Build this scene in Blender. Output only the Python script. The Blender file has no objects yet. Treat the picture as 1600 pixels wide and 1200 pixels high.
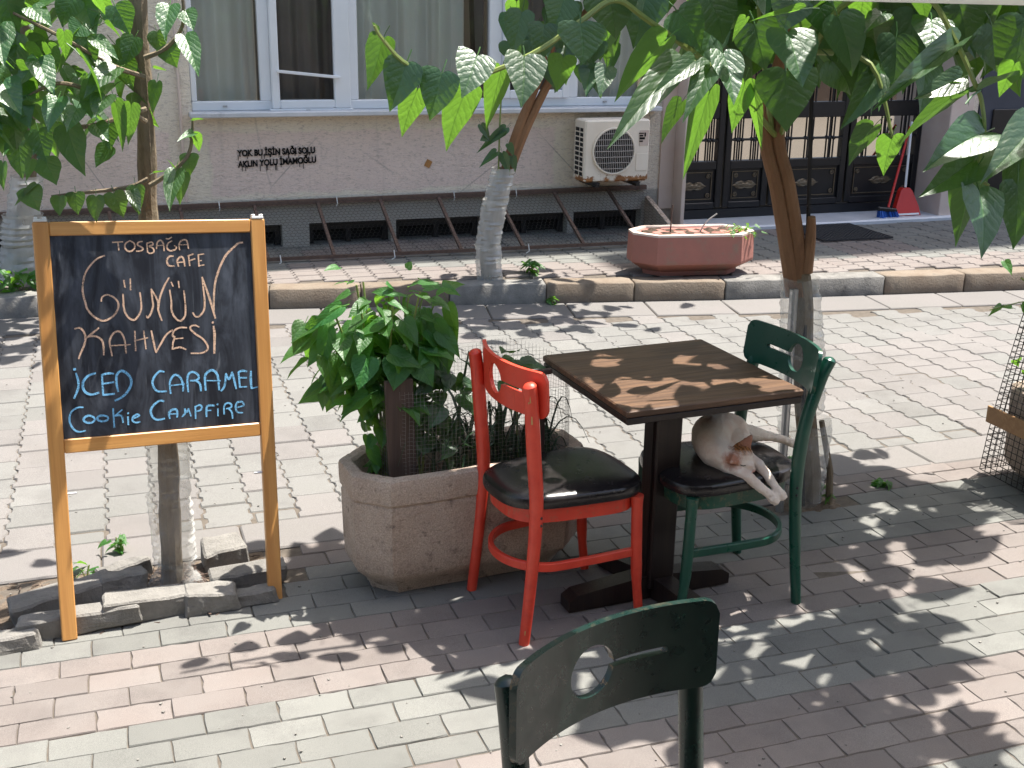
import bpy, bmesh, math, random
from mathutils import Vector, Matrix, noise
R = math.radians
random.seed(11)
scene = bpy.context.scene
col = scene.collection
# ------------------------------------------------------------------ camera
cam = bpy.data.cameras.new('camera'); camo = bpy.data.objects.new('camera', cam); col.objects.link(camo)
cam.sensor_fit = 'HORIZONTAL'; cam.sensor_width = 36.0; cam.lens = 36.0 * 1850 / 1600
cam.clip_start = .05; cam.clip_end = 600
_r = Vector((0.94693328, -0.3211022, 0.01451686)); _u = Vector((0.0855232, 0.29522961, 0.95159091)); _f = Vector((0.30984374, 0.89985157, -0.30702443))
CAM = Vector((0, 0, 1.8866))
camo.matrix_world = Matrix(((_r.x, _u.x, -_f.x, CAM.x), (_r.y, _u.y, -_f.y, CAM.y), (_r.z, _u.z, -_f.z, CAM.z), (0, 0, 0, 1)))
scene.camera = camo
# ------------------------------------------------------------------ light
SUN = Vector((0.335, 0.075, 0.94)).normalized()
elev = math.asin(SUN.z); azim = math.atan2(SUN.x, SUN.y)
world = bpy.data.worlds.new('World'); scene.world = world; world.use_nodes = True
nt = world.node_tree; nt.nodes.clear()
sky = nt.nodes.new('ShaderNodeTexSky'); sky.sky_type = 'NISHITA'; sky.sun_disc = False
sky.sun_elevation = elev; sky.sun_rotation = azim; sky.air_density = 1.2; sky.dust_density = 3.0; sky.ozone_density = 1.0
bg = nt.nodes.new('ShaderNodeBackground'); bg.inputs[1].default_value = .105
wo = nt.nodes.new('ShaderNodeOutputWorld'); nt.links.new(sky.outputs[0], bg.inputs[0]); nt.links.new(bg.outputs[0], wo.inputs[0])
sl = bpy.data.lights.new('sun', 'SUN'); sl.energy = 5.0; sl.angle = R(.53); sl.color = (1.0, .955, .88)
so = bpy.data.objects.new('sun', sl); col.objects.link(so)
so.rotation_euler = SUN.to_track_quat('Z', 'Y').to_euler(); so.location = SUN * 20
vs = scene.view_settings; vs.view_transform = 'Standard'; vs.look = 'None'; vs.exposure = 1.32; vs.gamma = 1; vs.use_curve_mapping = False
scene.cycles.max_bounces = 8; scene.cycles.transparent_max_bounces = 24; scene.cycles.caustics_reflective = False; scene.cycles.caustics_refractive = False

# ------------------------------------------------------------------ materials
class NT:
    def __init__(s, name):
        s.m = bpy.data.materials.new(name); s.m.use_nodes = True; s.t = s.m.node_tree; s.t.nodes.clear()
        s.out = s.n('ShaderNodeOutputMaterial')
    def n(s, t, **k):
        o = s.t.nodes.new(t)
        for a, b in k.items(): setattr(o, a, b)
        return o
    def set(s, sock, v):
        if hasattr(v, 'is_output') or isinstance(v, bpy.types.NodeSocket): s.t.links.new(v, sock)
        else:
            if isinstance(v, (tuple, list)) and len(v) == 3 and sock.type == 'RGBA': v = (*v, 1)
            sock.default_value = v
    def math(s, op, a, b=0.0, c=None, clamp=False):
        o = s.n('ShaderNodeMath', operation=op, use_clamp=clamp); s.set(o.inputs[0], a); s.set(o.inputs[1], b)
        if c is not None: s.set(o.inputs[2], c)
        return o.outputs[0]
    def mix(s, f, a, b, mode='MIX'):
        o = s.n('ShaderNodeMix', data_type='RGBA', blend_type=mode); s.set(o.inputs[0], f); s.set(o.inputs[6], a); s.set(o.inputs[7], b); return o.outputs[2]
    def noise(s, vec, scale, detail=4, rough=.6, dist=0):
        o = s.n('ShaderNodeTexNoise'); s.set(o.inputs['Vector'], vec); o.inputs['Scale'].default_value = scale; o.inputs['Detail'].default_value = detail
        o.inputs['Roughness'].default_value = rough; o.inputs['Distortion'].default_value = dist; return o.outputs[0]
    def ramp(s, f, a, b, lo=0.0, hi=1.0):
        o = s.n('ShaderNodeMapRange'); s.set(o.inputs[0], f); o.inputs[1].default_value = a; o.inputs[2].default_value = b; o.inputs[3].default_value = lo; o.inputs[4].default_value = hi; return o.outputs[0]
    def coord(s, kind='Object', stretch=None):
        if kind == 'Position': v = s.n('ShaderNodeNewGeometry').outputs['Position']
        else: v = s.n('ShaderNodeTexCoord').outputs[kind]
        if stretch:
            m = s.n('ShaderNodeMapping'); s.set(m.inputs[0], v); m.inputs['Scale'].default_value = stretch; v = m.outputs[0]
        return v
    def bsdf(s, **k):
        b = s.n('ShaderNodeBsdfPrincipled')
        for a, v in k.items(): s.set(b.inputs[a.replace('_', ' ')], v)
        return b
    def bump(s, h, strength, dist):
        o = s.n('ShaderNodeBump'); s.set(o.inputs['Height'], h); o.inputs['Strength'].default_value = strength; o.inputs['Distance'].default_value = dist; return o.outputs[0]
    def end(s, sh): s.t.links.new(sh, s.out.inputs[0]); return s.m

def mat(name, c1, c2=None, scale=8, rough=.7, bump=0, bscale=60, bdist=.004, rand=0, coord='Object', stretch=None, metal=0, spec=.5, fine=0, fscale=300, c3=None, c3lo=.6, c3hi=.75, c3scale=3, rvar=0):
    s = NT(name); v = s.coord(coord, stretch)
    c = c1
    if c2: c = s.mix(s.ramp(s.noise(v, scale, 5), .32, .68), c1, c2)
    if c3: c = s.mix(s.ramp(s.noise(v, c3scale, 6, .65), c3lo, c3hi), c, c3)
    if name.startswith(('paver', 'road')):
        spot = s.n('ShaderNodeTexVoronoi'); s.set(spot.inputs['Vector'], v); spot.inputs['Scale'].default_value = 3.1
        c = s.mix(s.math('MULTIPLY', s.ramp(spot.outputs['Distance'], .035, .06, 1, 0), s.ramp(s.noise(v, 2.3, 2), .52, .6, 0, .5)), c, (.07, .065, .06))
        c = s.mix(s.ramp(s.noise(v, .9, 6, .72), .54, .78, 0, .38), c, (.10, .088, .075))
    if fine: c = s.mix(fine, c, s.ramp(s.noise(v, fscale, 2), .3, .7), 'OVERLAY')
    if rand:
        oi = s.n('ShaderNodeObjectInfo').outputs['Random']
        h = s.n('ShaderNodeHueSaturation'); s.set(h.inputs['Color'], c); s.set(h.inputs['Value'], s.ramp(oi, 0, 1, 1 - rand, 1 + rand)); c = h.outputs[0]
    r = rough
    if rvar: r = s.ramp(s.noise(v, scale * 2, 4), .3, .7, rough - rvar, rough + rvar)
    b = s.bsdf(Base_Color=c, Roughness=r, Metallic=metal); b.inputs['Specular IOR Level'].default_value = spec
    if bump: s.set(b.inputs['Normal'], s.bump(s.noise(v, bscale, 5, .65), bump, bdist))
    return s.end(b.outputs[0])

def wood(name, c1, c2, axis=2, scale=9, rough=.45, rings=26, coat=0, c3=None):
    s = NT(name); st = [scale] * 3; st[axis] = scale * .06
    v = s.coord('Object', tuple(st)); n1 = s.noise(v, 1.0, 4, .6, .4)
    g = s.math('SINE', s.math('MULTIPLY', n1, rings * 2.2)); g = s.ramp(g, -1, 1)
    st2 = [260] * 3; st2[axis] = 6; f = s.noise(s.coord('Object', tuple(st2)), 1.0, 3)
    c = s.mix(s.math('MULTIPLY', g, .75), c1, c2); c = s.mix(s.ramp(f, .45, .75, 0, .45), c, c2)
    if c3: c = s.mix(s.ramp(s.noise(s.coord('Object'), 7, 5), .5, .75, 0, .8), c, c3)
    b = s.bsdf(Base_Color=c, Roughness=s.ramp(f, .3, .7, rough - .08, rough + .12)); s.set(b.inputs['Normal'], s.bump(f, .25, .0015))
    if coat: b.inputs['Coat Weight'].default_value = coat; b.inputs['Coat Roughness'].default_value = .25
    return s.end(b.outputs[0])

LEAFEND = 0
def leafmat(name, top, under, trans, rough=.36, vein=.35, tmix=.35, spec=.5):
    s = NT(name); uv = s.n('ShaderNodeTexCoord').outputs['UV']; sp = s.n('ShaderNodeSeparateXYZ'); s.set(sp.inputs[0], uv)
    a = s.math('ABSOLUTE', s.math('SUBTRACT', sp.outputs[0], .5)); y = sp.outputs[1]
    wob = s.math('MULTIPLY', s.math('SUBTRACT', s.noise(s.coord('UV'), 5, 2), .5), 1.1)
    ph = s.math('FRACT', s.math('ADD', wob, s.math('SUBTRACT', s.math('MULTIPLY', s.math('POWER', s.math('ADD', y, .12, clamp=True), .85), 6.5), s.math('MULTIPLY', a, 5.0))))
    d = s.math('ABSOLUTE', s.math('SUBTRACT', ph, .5))
    side = s.ramp(d, .0, .06, 1, 0); mid = s.ramp(a, .006, .022, 1, 0)
    v = s.math('MAXIMUM', s.math('MULTIPLY', side, .6), mid)
    oi = s.n('ShaderNodeObjectInfo').outputs['Random']
    geo = s.n('ShaderNodeNewGeometry')
    cn = s.mix(s.ramp(s.noise(s.coord('Object'), 5, 3), .35, .65, 0, .5), top, under)
    ct = s.mix(s.math('MULTIPLY', v, vein * .38), cn, trans)
    cu = s.mix(s.math('MULTIPLY', v, vein), under, trans)
    c = s.mix(geo.outputs['Backfacing'], ct, cu)
    h = s.n('ShaderNodeHueSaturation'); s.set(h.inputs['Color'], c); s.set(h.inputs['Value'], s.ramp(oi, 0, 1, .72, 1.3)); s.set(h.inputs['Hue'], s.ramp(oi, 0, 1, .49, .515))
    b = s.bsdf(Base_Color=h.outputs[0], Roughness=s.math('ADD', rough, s.math('MULTIPLY', geo.outputs['Backfacing'], .25))); b.inputs['Specular IOR Level'].default_value = spec
    q = s.math('ADD', s.math('MULTIPLY', d, -.0), s.math('MULTIPLY', s.math('SINE', s.math('MULTIPLY', ph, 6.283)), 1.0))
    hh = s.math('ADD', s.math('MULTIPLY', s.ramp(d, 0, .30), .45), s.math('MULTIPLY', mid, -.5)); hh = s.math('ADD', hh, s.math('MULTIPLY', s.noise(s.coord('UV'), 5, 3, .5, .6), 2.6))
    nb = s.bump(hh, .24, .006); s.set(b.inputs['Normal'], nb)
    tr = s.n('ShaderNodeBsdfTranslucent'); th = s.mix(s.math('MULTIPLY', v, .5), trans, under); s.set(tr.inputs[0], th); s.set(tr.inputs[1], nb)
    mx = s.n('ShaderNodeMixShader'); mx.inputs[0].default_value = tmix; s.t.links.new(b.outputs[0], mx.inputs[1]); s.t.links.new(tr.outputs[0], mx.inputs[2])
    return s.end(mx.outputs[0])

def glassmat(name, tint=(1, 1, 1), refl=1.0, rough=.02, ior=1.5):
    s = NT(name); t = s.n('ShaderNodeBsdfTransparent'); s.set(t.inputs[0], tint); g = s.n('ShaderNodeBsdfGlossy'); g.inputs['Roughness'].default_value = rough
    f = s.n('ShaderNodeFresnel'); f.inputs[0].default_value = ior; mx = s.n('ShaderNodeMixShader'); s.set(mx.inputs[0], s.math('MULTIPLY', f.outputs[0], refl, clamp=True))
    s.t.links.new(t.outputs[0], mx.inputs[1]); s.t.links.new(g.outputs[0], mx.inputs[2]); return s.end(mx.outputs[0])

def plasticmat(name, milk):
    s = NT(name); t = s.n('ShaderNodeBsdfTransparent'); t.inputs[0].default_value = (.95, .95, .94, 1)
    b = s.bsdf(Base_Color=(.72, .72, .70), Roughness=.16); b.inputs['Specular IOR Level'].default_value = .8; n = s.noise(s.coord('Object'), 14, 3); s.set(b.inputs['Normal'], s.bump(n, .5, .01))
    lw = s.n('ShaderNodeLayerWeight'); lw.inputs[0].default_value = .30
    f = s.math('ADD', s.math('MULTIPLY', lw.outputs['Facing'], .45), s.ramp(s.noise(s.coord('Object', (1, 1, .3)), 9, 4), .4, .7, milk, milk + .16), clamp=True)
    mx = s.n('ShaderNodeMixShader'); s.set(mx.inputs[0], f); s.t.links.new(t.outputs[0], mx.inputs[1]); s.t.links.new(b.outputs[0], mx.inputs[2]); return s.end(mx.outputs[0])

def painted(name, c1, c2, c3, rough):
    s = NT(name); p = s.coord('Object'); g = s.n('ShaderNodeNewGeometry')
    c = s.mix(s.ramp(s.noise(p, 12, 5), .35, .65), c1, c2); c = s.mix(s.ramp(s.noise(p, 7, 6, .7), .55, .75, 0, .8), c, c3)
    st = s.noise(s.coord('Object', (60, 60, 9)), 1.0, 4); c = s.mix(s.ramp(st, .62, .74, 0, .5), c, c3)
    edge = s.ramp(g.outputs['Pointiness'], .56, .64); nz = s.noise(p, 55, 5, .7)
    chip = s.math('MAXIMUM', s.math('MULTIPLY', edge, s.ramp(nz, .54, .60)), s.ramp(s.noise(p, 34, 6, .75), .735, .75))
    c = s.mix(s.math('MULTIPLY', chip, .8), c, (.30, .19, .10))
    b = s.bsdf(Base_Color=c, Roughness=s.math('ADD', s.ramp(s.noise(p, 22, 5), .3, .7, rough - .07, rough + .14), s.math('MULTIPLY', chip, .3)))
    s.set(b.inputs['Normal'], s.bump(s.math('ADD', s.math('MULTIPLY', st, .5), s.math('MULTIPLY', chip, -1.2)), .25, .0012)); return s.end(b.outputs[0])
MT = {}
MT['paver_grey'] = mat('paver_grey', (0.148, 0.148, 0.136), (0.170, 0.169, 0.155), 3, .9, .5, 500, .0022, .13, 'Position', fine=.35, fscale=700, c3=(0.111, 0.108, 0.101), c3lo=.50, c3hi=.78, c3scale=4)
MT['paver_pink'] = mat('paver_pink', (0.169, 0.142, 0.129), (0.179, 0.159, 0.147), 3, .9, .5, 500, .0022, .13, 'Position', fine=.35, fscale=700, c3=(0.130, 0.113, 0.105), c3lo=.50, c3hi=.78, c3scale=4)
MT['road_grey'] = mat('road_grey', (0.152, 0.150, 0.140), (0.173, 0.168, 0.160), 2, .9, .6, 300, .003, .10, 'Position', fine=.4, fscale=500, c3=(0.116, 0.112, 0.105), c3lo=.50, c3hi=.78, c3scale=4)
MT['road_pink'] = mat('road_pink', (0.163, 0.150, 0.143), (0.169, 0.160, 0.152), 2, .9, .6, 300, .003, .08, 'Position', fine=.4, fscale=500, c3=(0.135, 0.125, 0.119), c3lo=.50, c3hi=.78, c3scale=4)
MT['kerb_slab'] = mat('kerb_slab', (0.165, 0.152, 0.146), (0.152, 0.144, 0.135), 2, .9, .4, 300, .002, .05, 'Position', fine=.3, fscale=400)
MT['joint'] = mat('joint_sand', (0.081, 0.067, 0.053), (0.128, 0.107, 0.087), 40, 1, .6, 300, .003, 0, 'Position')
MT['soil'] = mat('soil', (.102, .074, .051), (.218, .166, .122), 18, 1, 1.0, 120, .012, 0, 'Position', c3=(.045, .032, .022), c3scale=30)
MT['ground'] = mat('ground', (.218, .211, .198), (.256, .250, .230), 1, 1, 0, coord='Position')
MT['potsoil'] = mat('pot_soil', (.045, .028, .018), (.10, .066, .044), 30, 1, 1.0, 120, .012, 0, 'Object', c3=(.03, .02, .015), c3scale=40)
MT['stone'] = mat('loose_stone', (0.157, 0.148, 0.134), (0.233, 0.221, 0.202), 14, .95, 1.0, 90, .006, .12, 'Object', c3=(0.129, 0.117, 0.105), c3scale=20)
MT['kerb_grey'] = mat('kerb_grey', (.144, .137, .126), (.238, .227, .209), 10, .9, .8, 80, .006, .08, 'Object', c3=(.072, .068, .065), c3scale=9)
MT['kerb_tan'] = mat('kerb_tan', (0.162, 0.122, 0.088), (0.203, 0.166, 0.127), 8, .9, .7, 80, .006, .08, 'Object', c3=(0.094, 0.080, 0.065), c3scale=8)
MT['concrete'] = mat('planter_concrete', (0.423, 0.323, 0.251), (0.501, 0.404, 0.327), 9, .92, 1.0, 70, .008, 0, 'Object', c3=(0.226, 0.174, 0.140), c3scale=26, c3lo=.58, c3hi=.7, fine=.25, fscale=200)
MT['white'] = mat('white_paint', (.78, .78, .78), (.72, .72, .71), 6, .45)
MT['upvc'] = mat('window_plastic', (.80, .81, .83), (.74, .75, .77), 3, .35)
MT['marble'] = mat('marble_step', (.50, .52, .55), (.62, .63, .66), 5, .35, c3=(.40, .41, .44), c3scale=4)
MT['jamb'] = mat('door_jamb', (.60, .47, .40), (.64, .53, .46), 6, .6, .2, 60)
MT['blackmetal'] = mat('black_metal', (0.006, 0.007, 0.009), (0.011, 0.011, 0.013), 10, .38, .15, 80)
MT['bronze'] = mat('bronze', (.13, .10, .065), (.20, .16, .11), 30, .45, metal=.6)
MT['rust'] = mat('rusty_metal', (.105, .066, .052), (.16, .10, .075), 30, .8, .4, 150)
MT['steel'] = mat('galvanised', (.45, .45, .46), (.55, .55, .56), 20, .4, metal=.8)
MT['wire'] = mat('wire', (.16, .155, .15), None, rough=.5, metal=.6)
MT['whitewire'] = mat('white_wire', (0.225, 0.210, 0.188), None, rough=.5)
MT['darkwire'] = mat('dark_wire', (0.013, 0.012, 0.011), None, rough=.6)
MT['void'] = mat('dark_room', (.012, .012, .012), None, rough=.9)
MT['room'] = mat('room', (.10, .095, .085), None, rough=.9)
MT['curtain'] = mat('curtain', (0.902, 0.869, 0.803), (0.930, 0.930, 0.869), 3, .9, .3, 120)
MT['curtaind'] = mat('curtain_dark', (.26, .215, .19), (.32, .265, .24), 3, .9)
MT['red'] = painted('red_paint', (0.638, 0.049, 0.026), (0.725, 0.070, 0.035), (0.435, 0.026, 0.014), .36)
MT['green'] = painted('green_paint', (0.007, 0.063, 0.039), (0.010, 0.078, 0.049), (0.005, 0.037, 0.025), .30)
MT['greend'] = painted('dark_green_paint', (.003, .016, .014), (.005, .022, .018), (.002, .010, .009), .27)
MT['chip'] = mat('bare_wood_chip', (.55, .33, .12), None)
MT['vinyl'] = mat('black_vinyl', (.014, .012, .012), (.020, .017, .017), 12, .24, .25, 260, .0015, rvar=.05)
MT['tabletop'] = wood('table_wood', (0.140, 0.075, 0.039), (0.051, 0.025, 0.014), 0, 11, .5, 20)
MT['tableleg'] = wood('dark_wood', (0.019, 0.010, 0.007), (0.010, 0.005, 0.005), 2, 9, .45, 14)
MT['pine_v'] = wood('pine_upright', (0.636, 0.318, 0.095), (0.473, 0.207, 0.056), 2, 8, .42, 12, .3)
MT['pine_sv'] = wood('pine_post', (0.636, 0.318, 0.095), (0.473, 0.207, 0.056), 1, 8, .42, 12, .3)
MT['pine_h'] = wood('pine_rail', (0.655, 0.337, 0.106), (0.504, 0.227, 0.060), 0, 8, .42, 12, .3)
MT['plank'] = wood('weathered_plank', (.086, .056, .041), (.053, .034, .026), 2, 10, .8, 14)
MT['slatwood'] = wood('slat_wood', (.36, .20, .09), (.27, .14, .06), 0, 10, .6, 12)
MT['bark'] = mat('bark', (0.147, 0.109, 0.070), (0.238, 0.189, 0.126), 18, .9, 1.0, 60, .008, c3=(0.063, 0.048, 0.034), c3scale=14, stretch=(1, 1, .35))
MT['barkred'] = mat('reddish_bark', (0.209, 0.099, 0.045), (0.281, 0.146, 0.071), 14, .85, 1.0, 50, .008, c3=(0.104, 0.046, 0.023), c3scale=12, stretch=(1, 1, .3))
MT['twig'] = mat('green_twig', (.16, .22, .05), (.22, .26, .07), 12, .5)
MT['plastic'] = plasticmat('clear_plastic', .07); MT['milky'] = plasticmat('cloudy_plastic', .30)
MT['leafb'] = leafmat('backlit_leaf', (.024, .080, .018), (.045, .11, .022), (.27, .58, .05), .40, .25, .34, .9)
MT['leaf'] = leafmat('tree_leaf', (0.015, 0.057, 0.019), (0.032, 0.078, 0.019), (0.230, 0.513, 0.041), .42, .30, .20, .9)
MT['leafs'] = leafmat('young_tree_leaf', (0.019, 0.070, 0.020), (0.043, 0.101, 0.022), (0.270, 0.594, 0.047), .42, .30, .24, .9)
MT['shrubleaf'] = leafmat('shrub_leaf', (.026, .105, .020), (.055, .16, .03), (.28, .62, .05), .46, .25, .32, .6)
MT['strap'] = mat('strap_leaf', (.014, .045, .014), (.028, .070, .021), 20, .45)
MT['glass'] = glassmat('window_glass', (.93, .94, .93), .8, .015, 1.45)
MT['mirror'] = mat('mirrored_door_glass', (.80, .80, .78), None, rough=.06, metal=1.0)
MT['acwhite'] = None
MT['dustred'] = mat('red_plastic', (.50, .018, .012), (.56, .025, .016), 10, .35)
MT['bluep'] = mat('blue_bristle', (.015, .10, .42), None, rough=.6)
MT['rubber'] = mat('rubber_mat', (.016, .016, .018), (.03, .03, .032), 40, .7)
def cloth():
    s = NT('awning_cloth'); d = s.n('ShaderNodeBsdfDiffuse'); d.inputs[0].default_value = (.82, .82, .79, 1); t = s.n('ShaderNodeBsdfTranslucent'); t.inputs[0].default_value = (.80, .80, .76, 1)
    m = s.n('ShaderNodeMixShader'); m.inputs[0].default_value = .5; s.t.links.new(d.outputs[0], m.inputs[1]); s.t.links.new(t.outputs[0], m.inputs[2]); return s.end(m.outputs[0])
MT['awning'] = cloth()
MT['spray'] = mat('spray_paint', (.010, .010, .010), None, rough=.85, spec=.2)
MT['tape'] = mat('brown_tape', (.42, .20, .06), (.34, .16, .05), 20, .4)
MT['navy'] = mat('shop_panel', (.040, .045, .062), (.055, .06, .08), 4, .6)

def stucco():
    s = NT('stucco_wall'); p = s.coord('Position'); sp = s.n('ShaderNodeSeparateXYZ'); s.set(sp.inputs[0], p)
    n = s.noise(p, 5, 4); w = s.math('MULTIPLY', s.math('SUBTRACT', n, .5), .10)
    def band(v, lo, hi, e=.012):
        vv = s.math('ADD', v, w); return s.math('MULTIPLY', s.ramp(vv, lo - e, lo + e), s.ramp(vv, hi - e, hi + e, 1, 0))
    f = s.math('MULTIPLY', band(sp.outputs[2], .53, .97), band(sp.outputs[0], .72, 3.33))
    f2 = s.math('MULTIPLY', band(sp.outputs[2], .44, .98), band(sp.outputs[0], -6, .44)); f = s.math('MAXIMUM', f, f2)
    cream = s.mix(s.ramp(s.noise(p, 2.5, 5), .35, .65), (.90, .80, .66), (.84, .735, .60))
    pink = s.mix(s.ramp(s.noise(p, 4, 5), .35, .65), (.88, .715, .63), (.83, .675, .605))
    c = s.mix(f, cream, pink)
    low = s.math('ADD', sp.outputs[2], w); c = s.mix(s.ramp(low, .44, .56, .45, 0), c, (.82, .77, .69)); c = s.mix(s.ramp(low, .455, .475, .9, 0), c, (.40, .375, .335))  # last mix paints the shade under the basement guard as a grey band
    c = s.mix(s.ramp(s.noise(p, 6, 6, .7), .6, .8, 0, .5), c, (.50, .42, .35))
    c = s.mix(s.ramp(s.noise(s.coord('Position', (1, 1, 3.2)), 30, 5, .7, .8), .52, .64, 0, .55), c, (.42, .34, .29))  # dark streaks painted in for the shading of the stucco relief
    drip = s.noise(s.coord('Position', (9, 9, .7)), 1.6, 5, .65, .3); c = s.mix(s.ramp(drip, .56, .74, 0, .30), c, (.40, .34, .29))
    crk = s.n('ShaderNodeTexVoronoi', feature='DISTANCE_TO_EDGE'); s.set(crk.inputs['Vector'], s.mix(.12, s.coord('Position', (1, 1, .8)), s.n('ShaderNodeTexNoise').outputs['Color'])); crk.inputs['Scale'].default_value = 1.3
    c = s.mix(s.math('MULTIPLY', s.ramp(crk.outputs['Distance'], .0015, .006, 1, 0), s.ramp(s.noise(p, 1.1, 2), .5, .6, 0, .55)), c, (.25, .21, .18))
    b = s.bsdf(Base_Color=c, Roughness=.93); v = s.coord('Position', (1, 1, 2.6))
    h = s.math('ADD', s.noise(v, 34, 6, .66, .5), s.math('MULTIPLY', s.noise(p, 120, 3), .25)); s.set(b.inputs['Normal'], s.bump(h, 1.0, .014))
    return s.end(b.outputs[0])
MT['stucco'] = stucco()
def acmat():
    s = NT('ac_casing'); p = s.coord('Object'); sp = s.n('ShaderNodeSeparateXYZ'); s.set(sp.inputs[0], p)
    n = s.noise(p, 22, 5, .7); c = s.mix(s.ramp(s.noise(p, 5, 4), .4, .7), (.84, .75, .63), (.78, .68, .56))
    rz = s.math('ADD', sp.outputs[2], s.math('MULTIPLY', s.math('SUBTRACT', n, .5), -.16)); ns = s.noise(p, 9, 3)
    rust = s.math('MULTIPLY', s.ramp(rz, .035, .045, 1, 0), s.ramp(ns, .42, .5))
    c = s.mix(rust, c, s.mix(s.ramp(n, .4, .6), (.40, .17, .05), (.22, .09, .03)))
    b = s.bsdf(Base_Color=c, Roughness=.5); return s.end(b.outputs[0])
MT['acwhite'] = acmat()
def slate():
    s = NT('chalkboard'); p = s.coord('Object'); c = (.010, .012, .018)
    m1 = s.noise(s.coord('Object', (6, 1, 1.5)), 2.2, 6, .7, 1.2); m2 = s.noise(s.coord('Object', (2, 1, 9)), 5, 5, .7, .6)
    f = s.math('ADD', s.ramp(m1, .42, .75, 0, .5), s.ramp(m2, .5, .8, 0, .35), clamp=True)
    c = s.mix(f, c, (.13, .15, .19))
    sc = s.noise(s.coord('Object', (3, 1, 60)), 2.0, 3, .6, 2.5); sc2 = s.noise(s.coord('Object', (50, 1, 4)), 2.0, 3, .6, 2.0)
    c = s.mix(s.math('MULTIPLY', s.ramp(sc, .66, .72), .28), c, (.35, .37, .40)); c = s.mix(s.math('MULTIPLY', s.ramp(sc2, .67, .72), .22), c, (.35, .37, .40))
    b = s.bsdf(Base_Color=c, Roughness=s.ramp(m1, .3, .7, .38, .55)); return s.end(b.outputs[0])
MT['slate'] = slate()
def chalk(name, c):
    s = NT(name); p = s.coord('Object'); n = s.noise(p, 420, 3, .7); b = s.bsdf(Base_Color=s.mix(s.ramp(s.noise(p, 120, 3), .3, .6, .30, 0), c, tuple(x * .5 for x in c)), Roughness=.95)
    t = s.n('ShaderNodeBsdfTransparent'); mx = s.n('ShaderNodeMixShader'); s.set(mx.inputs[0], s.ramp(s.math('ADD', n, s.math('MULTIPLY', s.noise(p, 35, 3), .35)), .55, .68, .25, 1)); s.t.links.new(t.outputs[0], mx.inputs[1]); s.t.links.new(b.outputs[0], mx.inputs[2]); return s.end(mx.outputs[0])
MT['peach'] = chalk('peach_chalk', (.78, .52, .36)); MT['blue'] = chalk('blue_chalk', (.22, .55, .85))
def catmat():
    s = NT('cat_fur'); p = s.coord('Object'); sp = s.n('ShaderNodeSeparateXYZ'); s.set(sp.inputs[0], p)
    def near(c, r0, r1):
        d = s.n('ShaderNodeVectorMath', operation='DISTANCE'); s.set(d.inputs[0], p); d.inputs[1].default_value = c; return s.ramp(s.math('ADD', d.outputs['Value'], s.math('MULTIPLY', s.math('SUBTRACT', s.noise(p, 70, 4, .7), .5), .035)), r0, r1, 1, 0)
    n = s.noise(p, 90, 5, .7); fur = s.noise(s.coord('Object', (160, 160, 420)), 1.0, 4, .7)
    c = s.mix(s.ramp(n, .3, .7), (.92, .80, .68), (.88, .73, .60))
    c = s.mix(s.math('MULTIPLY', s.ramp(s.noise(p, 11, 3), .48, .62), .55), c, (.78, .56, .42))
    tab = s.ramp(s.math('SINE', s.math('MULTIPLY', s.math('ADD', sp.outputs[0], s.math('MULTIPLY', n, .02)), 520)), -.2, .6)
    org = s.mix(tab, (.42, .165, .05), (.20, .075, .025))
    c = s.mix(near(CAT_HEAD_TOP, .032, .048), c, org)
    for e in CAT_EARS: c = s.mix(near(e, .018, .038), c, (.52, .24, .15))
    c = s.mix(near(CAT_NOSE, .006, .014), c, (.62, .30, .25)); c = s.mix(near(CAT_BACK, .03, .075), c, (.66, .55, .46))
    b = s.bsdf(Base_Color=c, Roughness=.9); b.inputs['Specular IOR Level'].default_value = .2
    s.set(b.inputs['Normal'], s.bump(s.math('ADD', fur, s.math('MULTIPLY', n, .6)), .8, .006)); return s.end(b.outputs[0])

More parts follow.
